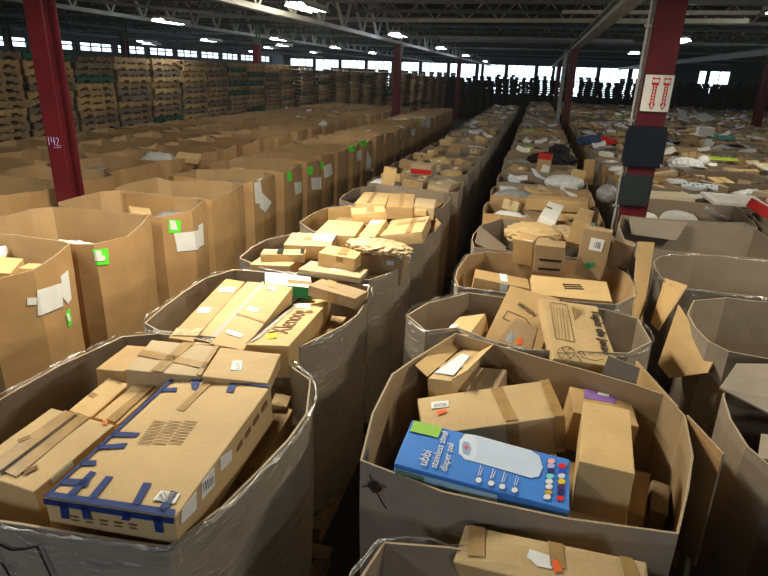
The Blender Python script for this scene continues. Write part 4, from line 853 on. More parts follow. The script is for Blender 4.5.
# ================================================================== bins
def octagon(x0, x1, y0, y1, c=0.16, cy=None):
    cy = cy or c
    return [(x0 + c, y0), (x1 - c, y0), (x1, y0 + cy), (x1, y1 - cy), (x1 - c, y1), (x0 + c, y1), (x0, y1 - cy), (x0, y0 + cy)]
def bin_mb(rim, seed=0, zb=0.13, inset=0.02, th=0.009, sub=4, levels=5, wob=0.012, bow=0.02):
    """open-top tote of double-wall board; rim = [(x, y, z)...] anticlockwise seen from above.
    material slots: 0 outside, 1 inside, 2 cut edge"""
    rnd = random.Random(seed); n = len(rim)
    cx_ = sum(p[0] for p in rim) / n; cy_ = sum(p[1] for p in rim) / n
    ring = []
    for i in range(n):
        a = Vector(rim[i]); b = Vector(rim[(i + 1) % n]); L_ = (b - a).length
        k = max(1, min(sub, int(L_ / .18)))
        for j in range(k):
            t = j / k; p = a.lerp(b, t)
            d = (Vector((b.y - a.y, a.x - b.x, 0))).normalized()
            p = p + d * bow * 4 * t * (1 - t) * min(1, L_ / .6)
            if j: p.z += rnd.uniform(-wob, wob)
            ring.append(p)
    N_ = len(ring)
    def off(i, s):
        a = ring[i - 1]; b = ring[(i + 1) % N_]; d = Vector((b.y - a.y, a.x - b.x, 0)); d.normalize(); return d * s
    mb = MB()
    ph = rnd.uniform(0, 6)
    O = []; I = []
    for l in range(levels + 1):
        t = l / levels; ro = []; ri = []
        for i, p in enumerate(ring):
            z = p.z + (zb - p.z) * t
            q = Vector((p.x + (cx_ - p.x) * inset * t * t, p.y + (cy_ - p.y) * inset * t * t, z))
            w = .010 * sin(ph + i * .9 + 2.5 * t) * sin(pi * t)
            o_ = off(i, th / 2 + w); n_ = off(i, -th / 2 + w)
            ro.append(q + o_); ri.append(q + n_)
        O.append(ro); I.append(ri)
    base = 0; S = N_
    for l in range(levels + 1): mb.v += [tuple(v) for v in O[l]]
    b2 = len(mb.v)
    for l in range(levels + 1): mb.v += [tuple(v) for v in I[l]]
    for l in range(levels):
        for i in range(N_):
            j = (i + 1) % N_
            mb.f.append((l * S + i, (l + 1) * S + i, (l + 1) * S + j, l * S + j)); mb.m.append(0)
            mb.f.append((b2 + l * S + j, b2 + (l + 1) * S + j, b2 + (l + 1) * S + i, b2 + l * S + i)); mb.m.append(1)
    for i in range(N_):
        j = (i + 1) % N_; mb.f.append((i, j, b2 + j, b2 + i)); mb.m.append(2)
    mb.f.append(tuple(b2 + levels * S + i for i in range(N_))); mb.m.append(1)
    mb.f.append(tuple(levels * S + i for i in reversed(range(N_)))); mb.m.append(0)
    return mb
def film_mb(rim, drop=0.02, zb=0.15, seed=0, out_=0.016, levels=8, over=0.0):
    rnd = random.Random(seed); n = len(rim); ring = []
    for i in range(n):
        a = Vector(rim[i]); b = Vector(rim[(i + 1) % n]); k = max(2, int((b - a).length / .07))
        for j in range(k):
            t = j / k; d = Vector((b.y - a.y, a.x - b.x, 0)).normalized()
            ring.append((a.lerp(b, t) + d * .02 * 4 * t * (1 - t), d))
    mb = MB(); N_ = len(ring)
    for l in range(levels + 1):
        t = l / levels
        for p, d in ring:
            z = p.z - drop + (zb - p.z) * t + (rnd.uniform(-.012, .012) if l == 0 else 0)
            q = p + d * (out_ + rnd.uniform(-.005, .010)); mb.v.append((q.x, q.y, z))
    for l in range(levels):
        for i in range(N_):
            j = (i + 1) % N_; mb.f.append((l * N_ + i, (l + 1) * N_ + i, (l + 1) * N_ + j, l * N_ + j)); mb.m.append(0)
    return mb
def rim_roll(rim, seed, rad=.007):
    rnd = random.Random(seed); ring = []
    for i in range(len(rim)):
        a = Vector(rim[i]); b_ = Vector(rim[(i + 1) % len(rim)]); k = max(2, int((b_ - a).length / .035)); d = Vector((b_.y - a.y, a.x - b_.x, 0)).normalized()
        for j in range(k):
            t = j / k; ring.append((a.lerp(b_, t) + d * (.02 * 4 * t * (1 - t) + .012) + Vector((0, 0, rnd.uniform(-.008, .004))), d, rad * rnd.uniform(.35, 1.5)))
    mb = MB(); n = len(ring); m_ = 6
    for p, d, r_ in ring:
        for q in range(m_):
            a = 2 * pi * q / m_; mb.v.append(tuple(p + d * cos(a) * r_ + Vector((0, 0, sin(a) * r_ * 1.4))))
    for i in range(n):
        for q in range(m_):
            mb.f.append((i * m_ + q, ((i + 1) % n) * m_ + q, ((i + 1) % n) * m_ + (q + 1) % m_, i * m_ + (q + 1) % m_)); mb.m.append(0)
    return mb
BINPAL = MB()
BINS = {}
def near_bin(key, rim, mats, label, seed=0, film=False, group=None, **k):
    cx_ = sum(p[0] for p in rim) / len(rim); cy_ = sum(p[1] for p in rim) / len(rim)
    r = empty('cardboard_bin', (cx_, cy_, 0)); tag(r, label, 'bin', group)
    loc = [(p[0] - cx_, p[1] - cy_, p[2]) for p in rim]
    o = bin_mb(loc, seed, **k).build('bin_wall', list(mats) + ['board_edge'], r)
    if film:
        film_mb(loc, seed=seed).build('stretch_wrap', 'stretch_film', r, smooth=True)
        rim_roll(loc, seed).build('wrap_edge', 'bubble_film', r, smooth=True)
    mb = MB()
    xs = [p[0] for p in loc]; ys_ = [p[1] for p in loc]
    for i in range(5):
        y = min(ys_) + .08 + (max(ys_) - min(ys_) - .16) * i / 4; mb.box(min(xs) + .04, max(xs) - .04, y - .045, y + .045, .108, .128)
    for x in (min(xs) + .08, 0, max(xs) - .08): mb.box(x - .03, x + .03, min(ys_) + .04, max(ys_) - .04, 0, .108)
    mb.build('bin_pallet', 'pallet_wood', r)
    BINS[key] = (r, o, (cx_, cy_)); return r, o
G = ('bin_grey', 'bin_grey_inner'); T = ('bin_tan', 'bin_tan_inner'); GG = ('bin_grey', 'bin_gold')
def z_(pts, z=1.25): return [(p[0], p[1], p[2] if len(p) > 2 else z) for p in pts]
near_bin('CF', z_([(-1.80, 1.04, 1.25), (-0.88, 1.10), (-0.78, 1.50), (-0.755, 1.86), (-0.84, 2.12), (-1.03, 2.25), (-1.75, 2.33), (-1.90, 2.24), (-1.97, 1.9), (-1.99, 1.3, 1.25)]), G,
         'big grey film-wrapped bin at the lower left holding the blue-taped carton', 1, film=True)
near_bin('C2', z_([(-1.78, 2.36), (-1.01, 2.41), (-0.885, 2.72), (-0.86, 3.10), (-0.92, 3.36), (-1.88, 3.37), (-1.97, 3.15), (-1.94, 2.65), (-1.90, 2.42)]), G,
         'second bin in the centre row, grey and film-wrapped, holding long cartons', 2, film=True)
near_bin('C3', z_([(-1.70, 3.46), (-0.95, 3.48), (-0.83, 3.72), (-0.80, 4.1), (-0.92, 4.38), (-1.82, 4.44), (-1.99, 4.14), (-1.97, 3.62)]), G,
         'third bin in the centre row, rounded grey tote heaped with small cartons', 3, film=True)
near_bin('C4', z_([(-1.75, 4.52), (-0.92, 4.50), (-0.80, 4.68), (-0.74, 5.2), (-0.85, 5.48), (-1.74, 5.58), (-1.93, 5.42), (-1.96, 4.75)]), ('bin_grey', 'bin_gold'),
         'fourth bin in the centre row with a golden inner wall on its right', 4, film=True)
near_bin('C5', z_([(-1.72, 5.66), (-0.96, 5.63), (-0.84, 5.85), (-0.82, 6.4), (-0.93, 6.70), (-1.80, 6.80), (-1.94, 6.6), (-1.95, 5.85)]), G,
         'fifth bin in the centre row, heaped with golden cartons', 5, film=True)
near_bin('R1', z_([(-0.46, 1.64), (-0.15, 1.56), (0.25, 1.55), (0.575, 1.58), (0.715, 2.02), (0.75, 2.31), (0.70, 2.47), (0.58, 2.53), (0.15, 2.67), (-0.28, 2.82), (-0.50, 2.28), (-0.50, 1.94)]), ('bin_grey', 'bin_mid_inner'),
         'large open grey bin at front right holding the blue diaper pail box', 6, sub=3, wob=.004, bow=.006)
near_bin('R0', z_([(-0.38, 0.55), (0.62, 0.55), (0.72, 0.75), (0.72, 1.2), (0.62, 1.44), (-0.10, 1.44), (-0.31, 1.40), (-0.37, 1.12)], 1.14), G,
         'grey bin cut off by the bottom edge of the photo', 7, film=True)
near_bin('R2', z_([(-0.44, 2.80), (-0.28, 2.90), (0.10, 2.74), (0.60, 2.86), (0.74, 3.05), (0.72, 3.36), (0.55, 3.45), (-0.28, 3.46), (-0.50, 3.20), (-0.58, 2.98)]), G,
         'grey bin behind the front right one holding the printed play mat carton', 8, film=True)
near_bin('R3', z_([(-0.36, 3.56), (0.62, 3.56), (0.75, 3.75), (0.78, 4.2), (0.70, 4.42), (-0.26, 4.42), (-0.38, 4.28), (-0.40, 3.7)]), ('bin_grey', 'bin_tan_inner'),
         'third bin in the right block beside the aisle, golden inside', 9, film=True)
near_bin('R4', z_([(-0.36, 4.52), (0.70, 4.52), (0.82, 4.72), (0.84, 5.2), (0.72, 5.50), (-0.20, 5.62), (-0.36, 5.3), (-0.40, 4.75)]), ('bin_grey', 'bin_grey_inner'),
         'fourth bin beside the aisle in the right block with torn kraft paper', 10)
near_bin('S3', z_([(0.98, 5.0), (2.08, 5.0), (2.18, 5.2), (2.18, 5.6), (2.08, 5.83, 1.32), (0.92, 5.83, 1.34), (0.86, 5.55, 1.30), (0.88, 5.2)]), ('bin_grey', 'bin_grey_inner'),
         'empty grey bin standing just in front of the column with the arrow sign', 11)
near_bin('S2', z_([(1.06, 4.05), (2.1, 4.02), (2.2, 4.2), (2.2, 4.75), (2.1, 4.95), (1.38, 4.93), (1.10, 4.80), (1.02, 4.62), (1.0, 4.25)]), G,
         'empty grey bin, second in front of the column with the arrow sign', 12, film=True)
near_bin('S1', z_([(1.12, 3.05), (2.2, 3.0), (2.25, 3.2), (2.25, 3.7), (2.15, 3.97), (1.34, 3.93), (1.12, 3.80), (1.03, 3.55), (1.05, 3.15)]), G,
         'empty bin with torn rim at the right edge, third in front of the column', 13)
near_bin('S0', z_([(1.02, 2.05), (2.1, 2.0), (2.2, 2.2), (2.2, 2.75), (2.1, 2.92), (1.25, 2.96), (1.08, 2.85), (0.98, 2.6), (0.96, 2.2)], 1.22), G,
         'crumpled grey bin at the right edge beside the front right bin', 14)
near_bin('S9', z_([(1.0, 1.0), (2.1, 1.0), (2.2, 1.2), (2.2, 1.75), (2.1, 1.93), (1.15, 1.95), (0.98, 1.82), (0.94, 1.6), (0.93, 1.2)], 1.10), G,
         'crumpled bin at the bottom right corner of the photo', 15, film=True)

# generic bins -------------------------------------------------------
def variant(seed, sx, sy, mats, film=False, high=0.0):
    rnd = random.Random(seed)
    o8 = octagon(-sx / 2, sx / 2, -sy / 2, sy / 2, rnd.uniform(.10, .2), rnd.uniform(.06, .13))
    zs = [1.25 + rnd.uniform(-.035, .035) + high for _ in o8]
    return bin_mb([(p[0] + rnd.uniform(-.02, .02), p[1] + rnd.uniform(-.015, .015), z) for p, z in zip(o8, zs)], seed, wob=.015, levels=3).build('cardboard_bin', list(mats) + ['board_edge'], link=False).data
VT = [variant(20 + i, 1.16, .90, T) for i in range(7)]
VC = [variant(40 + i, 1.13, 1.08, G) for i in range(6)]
VR = [variant(60 + i, 1.14, .95, [G, G, ('bin_grey', 'bin_gold'), T, G, T][i]) for i in range(6)]
GEN = []     # distance, mesh list, loc, label, group, key
LY = [2.5, 3.47, 4.42, 5.30, 6.22, 7.17, 8.10, 8.80, 9.50, 10.38, 11.05, 12.0, 12.95, 13.9, 14.85, 15.72, 16.7, 17.1, 18.0, 18.8, 19.75, 20.7, 21.6, 22.5, 23.45, 24.4]
LEFTROW = []
for c in range(4):
    cx_ = [-3.83, -5.70, -6.94, -8.15][c]
    for i in range(-1, 25):
        y0_, y1_ = (LY[i], LY[i + 1]) if i >= 0 else (1.55, 2.45)
        if c: y0_ += .13 * c; y1_ += .13 * c
        if y1_ - y0_ < .5: continue
        cy_ = (y0_ + y1_) / 2
        if not any(seen((cx_ + a * .58, cy_ + b * .45, 1.25), 5) for a in (-1, 1) for b in (-1, 1)): continue
        if c == 0 and 0 <= i < 3: LEFTROW.append((i, y0_, y1_)); continue
        LEFTROW.append((i, y0_, y1_)) if c == 0 else None
        GEN.append([(cx_ ** 2 + cy_ ** 2) ** .5, VT, (cx_, cy_), (1.0 if c else 1.0, (y1_ - y0_ - .03) / .92), ('left', c, i), c])
# the three nearest tan bins get parts of their own
near_bin('L1', z_([(-4.20, 2.56), (-3.38, 2.52), (-3.20, 2.62), (-3.14, 2.95, 1.235), (-3.24, 3.40, 1.285), (-3.34, 3.45, 1.28), (-4.25, 3.52), (-4.42, 3.4), (-4.42, 2.7)]), T, 'tan bin with taped paper sheets at the left edge, nearest the aisle', 16)
near_bin('L2', z_([(-4.35, 3.60), (-3.28, 3.50), (-3.17, 3.56, 1.245), (-3.13, 3.90, 1.225), (-3.22, 4.34, 1.31), (-3.32, 4.40, 1.27), (-4.35, 4.44), (-4.47, 4.3), (-4.47, 3.75)]), T, 'tan bin bearing a single green sticker, second from the left edge', 17)
near_bin('L3', z_([(-4.35, 4.52), (-3.42, 4.47), (-3.24, 4.52, 1.235), (-3.13, 4.85, 1.235), (-3.19, 5.20, 1.27), (-3.32, 5.27), (-4.32, 5.36), (-4.45, 5.2), (-4.45, 4.62)]), T, 'tan bin with a green sticker and two white sheets, third from the left edge', 18)
cy_ = 7.35; i = 5
while cy_ < 30:
    GEN.append([(1.38 ** 2 + cy_ ** 2) ** .5, VC, (-1.38, cy_), (1, 1), ('centre', 0, i), 0]); cy_ += 1.12; i += 1
cy_ = 6.25; i = 4
for c in range(10):
    cx_ = [0.18, 1.72, 2.92, 4.12, 5.34, 6.56, 7.78, 9.0, 10.2, 11.4][c]
    if c == 1: cy_ = 6.72
    elif c: cy_ = 3.2 + .17 * c
    else: cy_ = 6.14
    i = {0: 4, 1: 4}.get(c, 0)
    while cy_ < 36:
        if (abs(cx_ - 7.0) < .80 and abs(cy_ - 21.8) < .75) or (abs(cx_ - 1.03) < .86 and c and abs(cy_ - 21.8) < .85): cy_ += .5; continue
        if any(seen((cx_ + a * .58, cy_ + b * .48, 1.25), 5) for a in (-1, 1) for b in (-1, 1)):
            dense = cy_ < 24 or c < 4
            GEN.append([(cx_ ** 2 + cy_ ** 2) ** .5, VR, (cx_, cy_), (1, 1), ('right', c, i), c]); i += 1
        cy_ += 1.0
GEN.sort(key=lambda q: q[0])
NB = 300 - 18
rnd = random.Random(11)
cnt = {}
WHERE = {'left': 'left block', 'centre': 'centre row', 'right': 'right block'}
def bin_words(key):
    s, c, i = key
    if s == 'centre': return '%s bin of the centre row' % NUM[i]
    k = i + 1 if s == 'left' and c == 0 else i
    return '%s bin back, %s row %s' % (NUM[max(0, k)], WHERE[s], ['one', 'two', 'three', 'four', 'five', 'six', 'seven', 'eight', 'nine', 'ten'][c])
far_bins = MB()
for q in GEN:
    q.append(None)
for n_, q in enumerate(GEN):
    d, V_, (x, y), (kx, ky), key, c, _ = q
    me = rnd.choice(V_); rz = rnd.uniform(-.02, .02) + (pi if rnd.random() < .5 else 0)
    if n_ < NB:
        o = bpy.data.objects.new('cardboard_bin', me); COL.objects.link(o); o.location = (x, y, 0); o.rotation_euler = (0, 0, rz); o.scale = (kx, ky, 1)
        look = {'left': 'open tan', 'centre': 'heaped grey-brown', 'right': 'heaped brown'}[key[0]]
        tag(o, '%s cardboard bin, the %s' % (look, bin_words(key)), 'bin', {'left': 'tan bins of the left block', 'centre': 'bins of the centre row', 'right': 'bins of the right block'}[key[0]])
        q[6] = o
        if key[0] == 'centre' and d < 14: film_mb([(x_, y_, 1.25) for x_, y_ in octagon(-.575, .575, -.55, .55, .16)], seed=n_).build('stretch_wrap', 'stretch_film', o, smooth=True)
    else:
        M = Matrix.Translation((x, y, 0)) @ Matrix.Rotation(rz, 4, 'Z'); n0 = len(far_bins.v)
        far_bins.v += [tuple(M @ v.co) for v in me.vertices]
        for p in me.polygons: far_bins.f.append(tuple(n0 + i_ for i_ in p.vertices)); far_bins.m.append(p.material_index)
if far_bins.v: tag(far_bins.build('bin_crowd', ['bin_grey', 'bin_grey_inner', 'board_edge']), 'remaining distant bins merging at the far end of the right block', 'bins', kind='stuff')

# stickers and sheets stuck on the aisle side of the tan bins -----------
def leftbin_at(y):
    for i, (k_, a, b) in enumerate(LEFTROW):
        if a - .02 <= y < b: return k_
    return None
for nm_, ax, part, mat, pts in BIN_DECALS:
    my = sum(p[1] for p in pts) / len(pts); k_ = leftbin_at(my)
    if k_ is None: continue
    if k_ in (0, 1, 2): root, body, _ = BINS['L%d' % (k_ + 1)]; 
    else:
        body = next((q[6] for q in GEN if q[4] == ('left', 0, k_)), None); root = body
        if body is None: continue
    Mw = (Matrix.Translation(root.location) @ root.rotation_euler.to_matrix().to_4x4() @ Matrix.Diagonal((*root.scale, 1))); Mi = Mw.inverted()
    me = body.data; bvh = BVHTree.FromPolygons([Mw @ v.co for v in me.vertices], [tuple(p.vertices) for p in me.polygons])
    # tessellate the sheet and drop every corner on to the board
    def drop(p):
        h = bvh.ray_cast(Vector((-2.6, p.y, p.z)), Vector((-1, 0, 0)), 1.2); return h[0].x if h[0] else None
    c_ = sum((Vector(p) for p in pts), Vector()) / len(pts)
    tris = [(c_, Vector(pts[i]), Vector(pts[(i + 1) % len(pts)])) for i in range(len(pts))]
    for _ in range(3):
        nx = []
        for p, q_, r_ in tris:
            a, b_, c2 = p.lerp(q_, .5), q_.lerp(r_, .5), r_.lerp(p, .5); nx += [(p, a, c2), (a, q_, b_), (c2, b_, r_), (a, b_, c2)]
        tris = nx
    hs = sorted(h for h in (drop(p) for t_ in tris for p in t_) if h is not None)
    if not hs: continue
    mid = hs[len(hs) // 2]; e = .005 + (.004 if part == 'sticker_print' else 0)
    def fix(p, k):
        h = drop(p)
        if h is None or abs(h - mid) > .10: h = mid
        return Mi @ Vector((h + k, p.y, p.z))
    mb = MB()
    for t_ in tris:
        mb.face([fix(p, e) for p in t_]); mb.face([fix(p, e - .002) for p in reversed(t_)])
    mb.build(part, mat, root)

# marker scribbles ----------------------------------------------------
def scribble(key, pts_list, y0, w=.006):
    root, body, _ = BINS[key]; Mw = Matrix.Translation(root.location); Mi = Mw.inverted()
    bvh = BVHTree.FromPolygons([Mw @ v.co for v in body.data.vertices], [tuple(p.vertices) for p in body.data.polygons])
    mb = MB()
    for pl in pts_list:
        prev = None
        for x, z in pl:
            h = bvh.ray_cast(Vector((x, y0, z)), Vector((0, 1, 0)), 2)
            if not h[0]: prev = None; continue
            q = h[0] + Vector((0, -.012, 0))
            if prev is not None: mb.bar(Mi @ prev, Mi @ q, w, .003)
            prev = q
    mb.build('marker_scribble', 'ink', root)
# rings of the scrawl near the front right bin's left corner
sx_, sz_ = -0.40, 1.17
rr = random.Random(3); L_ = []
for k in range(9):
    a0 = rr.uniform(0, 6); ra, rb = rr.uniform(.008, .026), rr.uniform(.008, .026)
    L_.append([(sx_ + ra * cos(a0 + t * .5), sz_ + rb * sin(a0 + t * .5)) for t in range(13)])
L_ += [[(sx_ - .05, sz_ - .02), (sx_ + .045, sz_ + .022)], [(sx_ - .02, sz_ + .045), (sx_, sz_), (sx_ + .03, sz_ - .05), (sx_ + .05, sz_ - .075)]]
scribble('R1', L_, 1.2, .004)
scribble('CF', [[(-1.50, 1.21), (-1.47, 1.17), (-1.42, 1.09), (-1.40, 1.03)], [(-1.50, 1.21), (-1.44, 1.185), (-1.38, 1.165), (-1.33, 1.18), (-1.285, 1.20), (-1.27, 1.14), (-1.255, 1.08), (-1.25, 1.0), (-1.245, .9)]], .5)

# flaps and torn board of the near right bins ---------------------------
def flap(key, pts, mat, name='flap'):
    root = BINS[key][0]; o = root.location
    prism(name, [Vector(p) - o for p in pts], .008, mat, root)
flap('R1', [(0.60, 2.57, 1.20), (0.45, 2.62, 1.21), (0.47, 2.64, 1.325), (0.61, 2.60, 1.30)], 'bin_grey')
flap('R1', [(0.735, 2.37, 1.255), (0.625, 2.76, 1.26), (0.63, 2.76, .75), (0.735, 2.37, .75)], 'bin_gold')  # same board as the bin wall, golden lamplight put into its colour
flap('R1', [(0.76, 2.31, 1.255), (0.835, 2.07, 1.25), (0.84, 2.05, .72), (0.765, 2.30, .72)], 'bin_tan')
flap('R3', [(0.82, 4.32, 1.47), (0.95, 4.42, 1.45), (0.90, 4.10, 1.16), (0.86, 3.85, .8), (0.77, 3.75, 1.0)], 'bin_gold')
flap('R4', [(-0.36, 4.60, 1.26), (-0.38, 5.20, 1.26), (-0.12, 5.05, 1.13), (-0.10, 4.72, 1.12)], 'bin_grey_inner')
flap('S1', [(1.00, 3.66, 1.26), (1.09, 3.12, 1.16), (1.05, 3.05, 1.11), (0.90, 3.15, 1.00), (0.88, 3.35, .98)], 'bin_gold')  # torn flaps turned to the lamp, warm lit tone put into their colour
flap('S1', [(1.01, 4.15, 1.27), (1.12, 4.0, 1.28), (0.93, 3.7, 1.05), (0.91, 3.85, 1.04)], 'bin_gold')
flap('S0', [(0.97, 2.64, 1.235), (1.10, 2.87, 1.265), (1.5, 2.96, 1.28), (2.1, 2.94, 1.28), (2.12, 2.56, 1.17), (1.3, 2.50, 1.15)], 'bin_grey')
flap('S0', [(0.98, 2.14, 1.21), (2.18, 2.08, 1.23), (2.16, 2.52, 1.13), (1.12, 2.48, 1.12)], 'bin_grey')
flap('S9', [(0.96, 1.84, 1.12), (1.02, 1.98, 1.20), (1.6, 2.0, 1.16), (1.7, 1.9, 1.02), (1.1, 1.8, .9)], 'bin_grey')
flap('S3', [(0.98, 5.80, 1.33), (1.5, 5.80, 1.33), (1.42, 5.74, 1.16), (1.02, 5.74, 1.18)], 'bin_grey')

# ================================================================== cartons in the near bins
def carton(key, mat, label, name='cardboard_box', cat='box', group=None, bulge=.004, bev=.004):
    x, y, z, a, b, c, w, d, h = BOX[key]
    me = carton_mesh(w, d, h, bev, bulge, seed=hash_(key)); me.materials.append(MATS[mat])
    o = bpy.data.objects.new(name, me); COL.objects.link(o)
    o.matrix_world = Matrix.Translation((x, y, z)) @ euler_m(a, b, c)
    tag(o, label, cat, group); return o
def hash_(s): return sum(ord(ch) * (i + 3) for i, ch in enumerate(s))
NEAR = {
 'blue_tape': ('kraft1', 'large flat carton strapped with strips of dark blue tape'),
 'strap': ('kraft1', 'carton with a black strap down its taped top, left of the blue-taped one'),
 'plankA': ('kraft4', 'narrow plank-like carton with a small tape patch, left of its taped twin'),
 'plankB': ('kraft4', 'narrow carton with tape along its length, touching the blue-taped carton'),
 'cross': ('kraft6', 'square carton crossed by two brown tapes behind the blue-taped one'),
 'plainlabel': ('kraft1', 'plain flat carton with one small white label, right of the tape-crossed carton'),
 'backleft': ('kraft2', 'small carton half hidden left of the tape-crossed carton'),
 'sidelong': ('kraft2', 'long low carton wedged between the blue-taped one and the bin wall'),
 'sidesmall': ('kraft2', 'small carton in the dark right corner behind the blue-taped one'),
 'D1': ('kraft2', 'long carton with clear tape and two labels, leftmost in the second centre bin'),
 'D2a': ('kraft1', 'long carton edged with grey tape, second from left in the second centre bin'),
 'D2b': ('kraft1', 'long raised carton with white labels left of the hand-lettered one'),
 'D3': ('kraft4', 'long hand-lettered carton with a yellow sticker'),
 'D4': ('green_box', 'white, orange and green printed box at the back of the second centre bin'),
 'D5': ('kraft3', 'dented taped carton at the back right of the second centre bin'),
 'E1': ('kraft4', 'thin carton with two black straps in the third centre bin'),
 'E2': ('kraft1', 'carton with a white strip under the black-strapped one'),
 'E3': ('kraft1', 'carton with a large white label at the back of the third centre bin'),
 'E4': ('kraft4', 'golden taped carton in the middle of the third centre bin'),
 'E5': ('kraft6', 'flat tan packet with a white label at the front of the third centre bin'),
 'E6': ('kraft3', 'deep brown carton with a white top label, right side of the third centre bin'),
 'F1': ('kraft4', 'wide tan carton at the left of the fourth centre bin'),
 'F3': ('kraft4', 'carton bridging the fourth and fifth centre bins'),
 'F4': ('kraft4', 'narrow carton with a white label in the middle of the fourth centre bin'),
 'F5': ('kraft1', 'large taped carton tilted at the right of the fourth centre bin'),
 'G1': ('kraft4', 'golden flat carton at the left of the fifth centre bin'),
 'G2': ('kraft2', 'orange-brown taped carton in the middle of the fifth centre bin'),
 'G3': ('kraft6', 'small pale carton at the right of the fifth centre bin'),
 'G4': ('kraft4', 'thin carton at the front of the fifth centre bin'),
 'H1': ('ubbi_blue', 'blue box printed ubbi stainless steel diaper pail'),
 'H2': ('kraft1', 'wide taped carton with barcode label behind the blue box'),
 'H3': ('kraft4', 'tall plain carton to the right of the blue box'),
 'H4': ('kraft2', 'carton with a purple label behind the tall plain one'),
 'H5': ('kraft1', 'small open-topped carton in the back left corner of the front right bin'),
 'H5b': ('kraft5', 'greyish crushed carton leaning beside the small open-topped carton'),
 'H6': ('kraft3', 'dark carton with a white barcode, deep in the front right bin'),
 'H7': ('kraft5', 'small dark carton at the bottom right corner of the front right bin'),
 'J1': ('kraft1', 'taped carton with a torn white label at the bottom edge of the photo'),
 'K1': ('kraft1', 'carton printed Tapis de jeux with a wheel drawing'),
 'K2': ('kraft2', 'tilted carton with blue-white and orange stickers beside the play mat carton'),
 'K3': ('kraft4', 'light carton half under the tilted one at the left of its bin'),
 'L1': ('kraft2', 'carton with a pale tape band in the third right bin beside the aisle'),
 'L2': ('kraft4', 'golden carton with three printed lines lying behind the play mat carton'),
 'M1': ('kraft2', 'small upright carton with a white label beside the black-barred one'),
 'M2': ('kraft3', 'upright carton with two black bars across its front'),
 'M3': ('kraft3', 'tall upright carton with white label and green mark'),
 'M4': ('kraft5', 'tall brown carton leaning right of the one with the green mark'),
 'white5': ('white', 'small white carton with blue print lying on the torn kraft paper'),
 'N1': ('kraft2', 'carton standing right of the small white carton'),
 'N2': ('kraft2', 'long low carton lying across the bin behind the small white carton'),
}
LONGW = {'flat': 0}
BO = {}
for k_, (mt, lb) in NEAR.items(): BO[k_] = carton(k_, mt, lb)
bpy.context.view_layer.update()
for b_, f_, part, mat, pts in DECALS:
    if b_ not in BO: continue
    extra = .0012 if part in ('printed_text',) else (.0022 if part == 'orange_sticker' else 0)
    if part == 'printed_picture': extra = {'can1': 0, 'can2': .0008, 'can3': .0016, 'can4': .0024}.get(mat, .0012)
    mm = mat
    up = .0045 if f_ == 'T' else .0035
    slab([Vector(p) for p in pts], NRM[f_], .0012, up + extra).build(part, mm, BO[b_])
for b_, f_, s_, pts, mat in TEXTS:
    n_ = NRM[f_]; lettering(s_, Vector(pts[0]) + n_ * .005, Vector(pts[1]) + n_ * .005, n_, mat, BO[b_], bold=.022 if s_[0] == 'T' else 0)

# white top of the printed box, and its own front
x, y, z, a, b, c, w, d, h = BOX['D4']
slab([(-w / 2, -d / 2, 0), (w / 2, -d / 2, 0), (w / 2, d / 2, 0), (-w / 2, d / 2, 0)], NRM['T'], .002, .002).build('white_lid', 'white', BO['D4'])

# ================================================================== procedural contents
CM = []
for i, (w, d, h) in enumerate([(.34, .24, .16), (.42, .22, .12), (.28, .28, .2), (.5, .2, .1), (.3, .2, .1), (.24, .18, .14), (.38, .3, .14), (.2, .16, .12), (.55, .3, .12), (.3, .12, .3)]):
    for j in range(2):
        me = carton_mesh(w, d, h, .005, .006, seed=100 + i * 3 + j); me.name = 'cardboard_box'
        # baked tape band and label patch on the top face
        CM.append((me, w, d, h))
def with_mats(mesh, mats, w, d, h, tape=True, label=True, seed=0):
    """copy of a carton with a tape band and a label in its surface"""
    rnd = random.Random(seed); me = mesh.copy(); me.materials.clear()
    for m_ in mats: me.materials.append(MATS[m_])
    bm = bmesh.new(); bm.from_mesh(me)
    def add(x0, x1, y0, y1, mi, z):
        vs = [bm.verts.new(p) for p in ((x0, y0, z), (x1, y0, z), (x1, y1, z), (x0, y1, z))]; f = bm.faces.new(vs); f.material_index = mi
    if tape:
        add(-w / 2 + .01, w / 2 - .01, -.022, .022, 1, .0075)
        f = [bm.verts.new(p) for p in ((-.022, -d / 2 - .004, 0), (-.022, -d / 2 - .004, -h * .6), (.022, -d / 2 - .004, -h * .6), (.022, -d / 2 - .004, 0))]
        bm.faces.new(f).material_index = 1
    if label:
        a = rnd.uniform(-w * .3, w * .15); b = rnd.uniform(-d * .35, d * .05); add(a, a + min(.1, w * .35), b, b + min(.07, d * .4), 2, .009)
    bm.to_mesh(me); bm.free(); return me
CV = []
vr = random.Random(8)
for k, (me, w, d, h) in enumerate(CM):
    for mt in vr.sample(KR, 3):
        CV.append((with_mats(me, [mt, 'tape', 'white'], w, d, h, vr.random() < .6, vr.random() < .55, k), w, d, h, mt))
def mailer_mesh(seed, mat, w=.36, d=.26, h=.06):
    """soft padded envelope with crumpled surface"""
    rnd = random.Random(seed); bm = bmesh.new(); bmesh.ops.create_grid(bm, x_segments=9, y_segments=7, size=.5)
    top = {}
    for v in bm.verts:
        x, y = v.co.x * 2, v.co.y * 2; k = max(0, (1 - x ** 4) * (1 - y ** 4)); v.co = Vector((v.co.x * w, v.co.y * d, h * .5 * k + rnd.uniform(-.012, .012) * (k + .3)))
    r = bmesh.ops.solidify(bm, geom=bm.faces[:], thickness=.02)
    me = bpy.data.meshes.new('poly_mailer'); bm.to_mesh(me); bm.free(); me.materials.append(MATS[mat])
    me.polygons.foreach_set('use_smooth', [True] * len(me.polygons)); return me
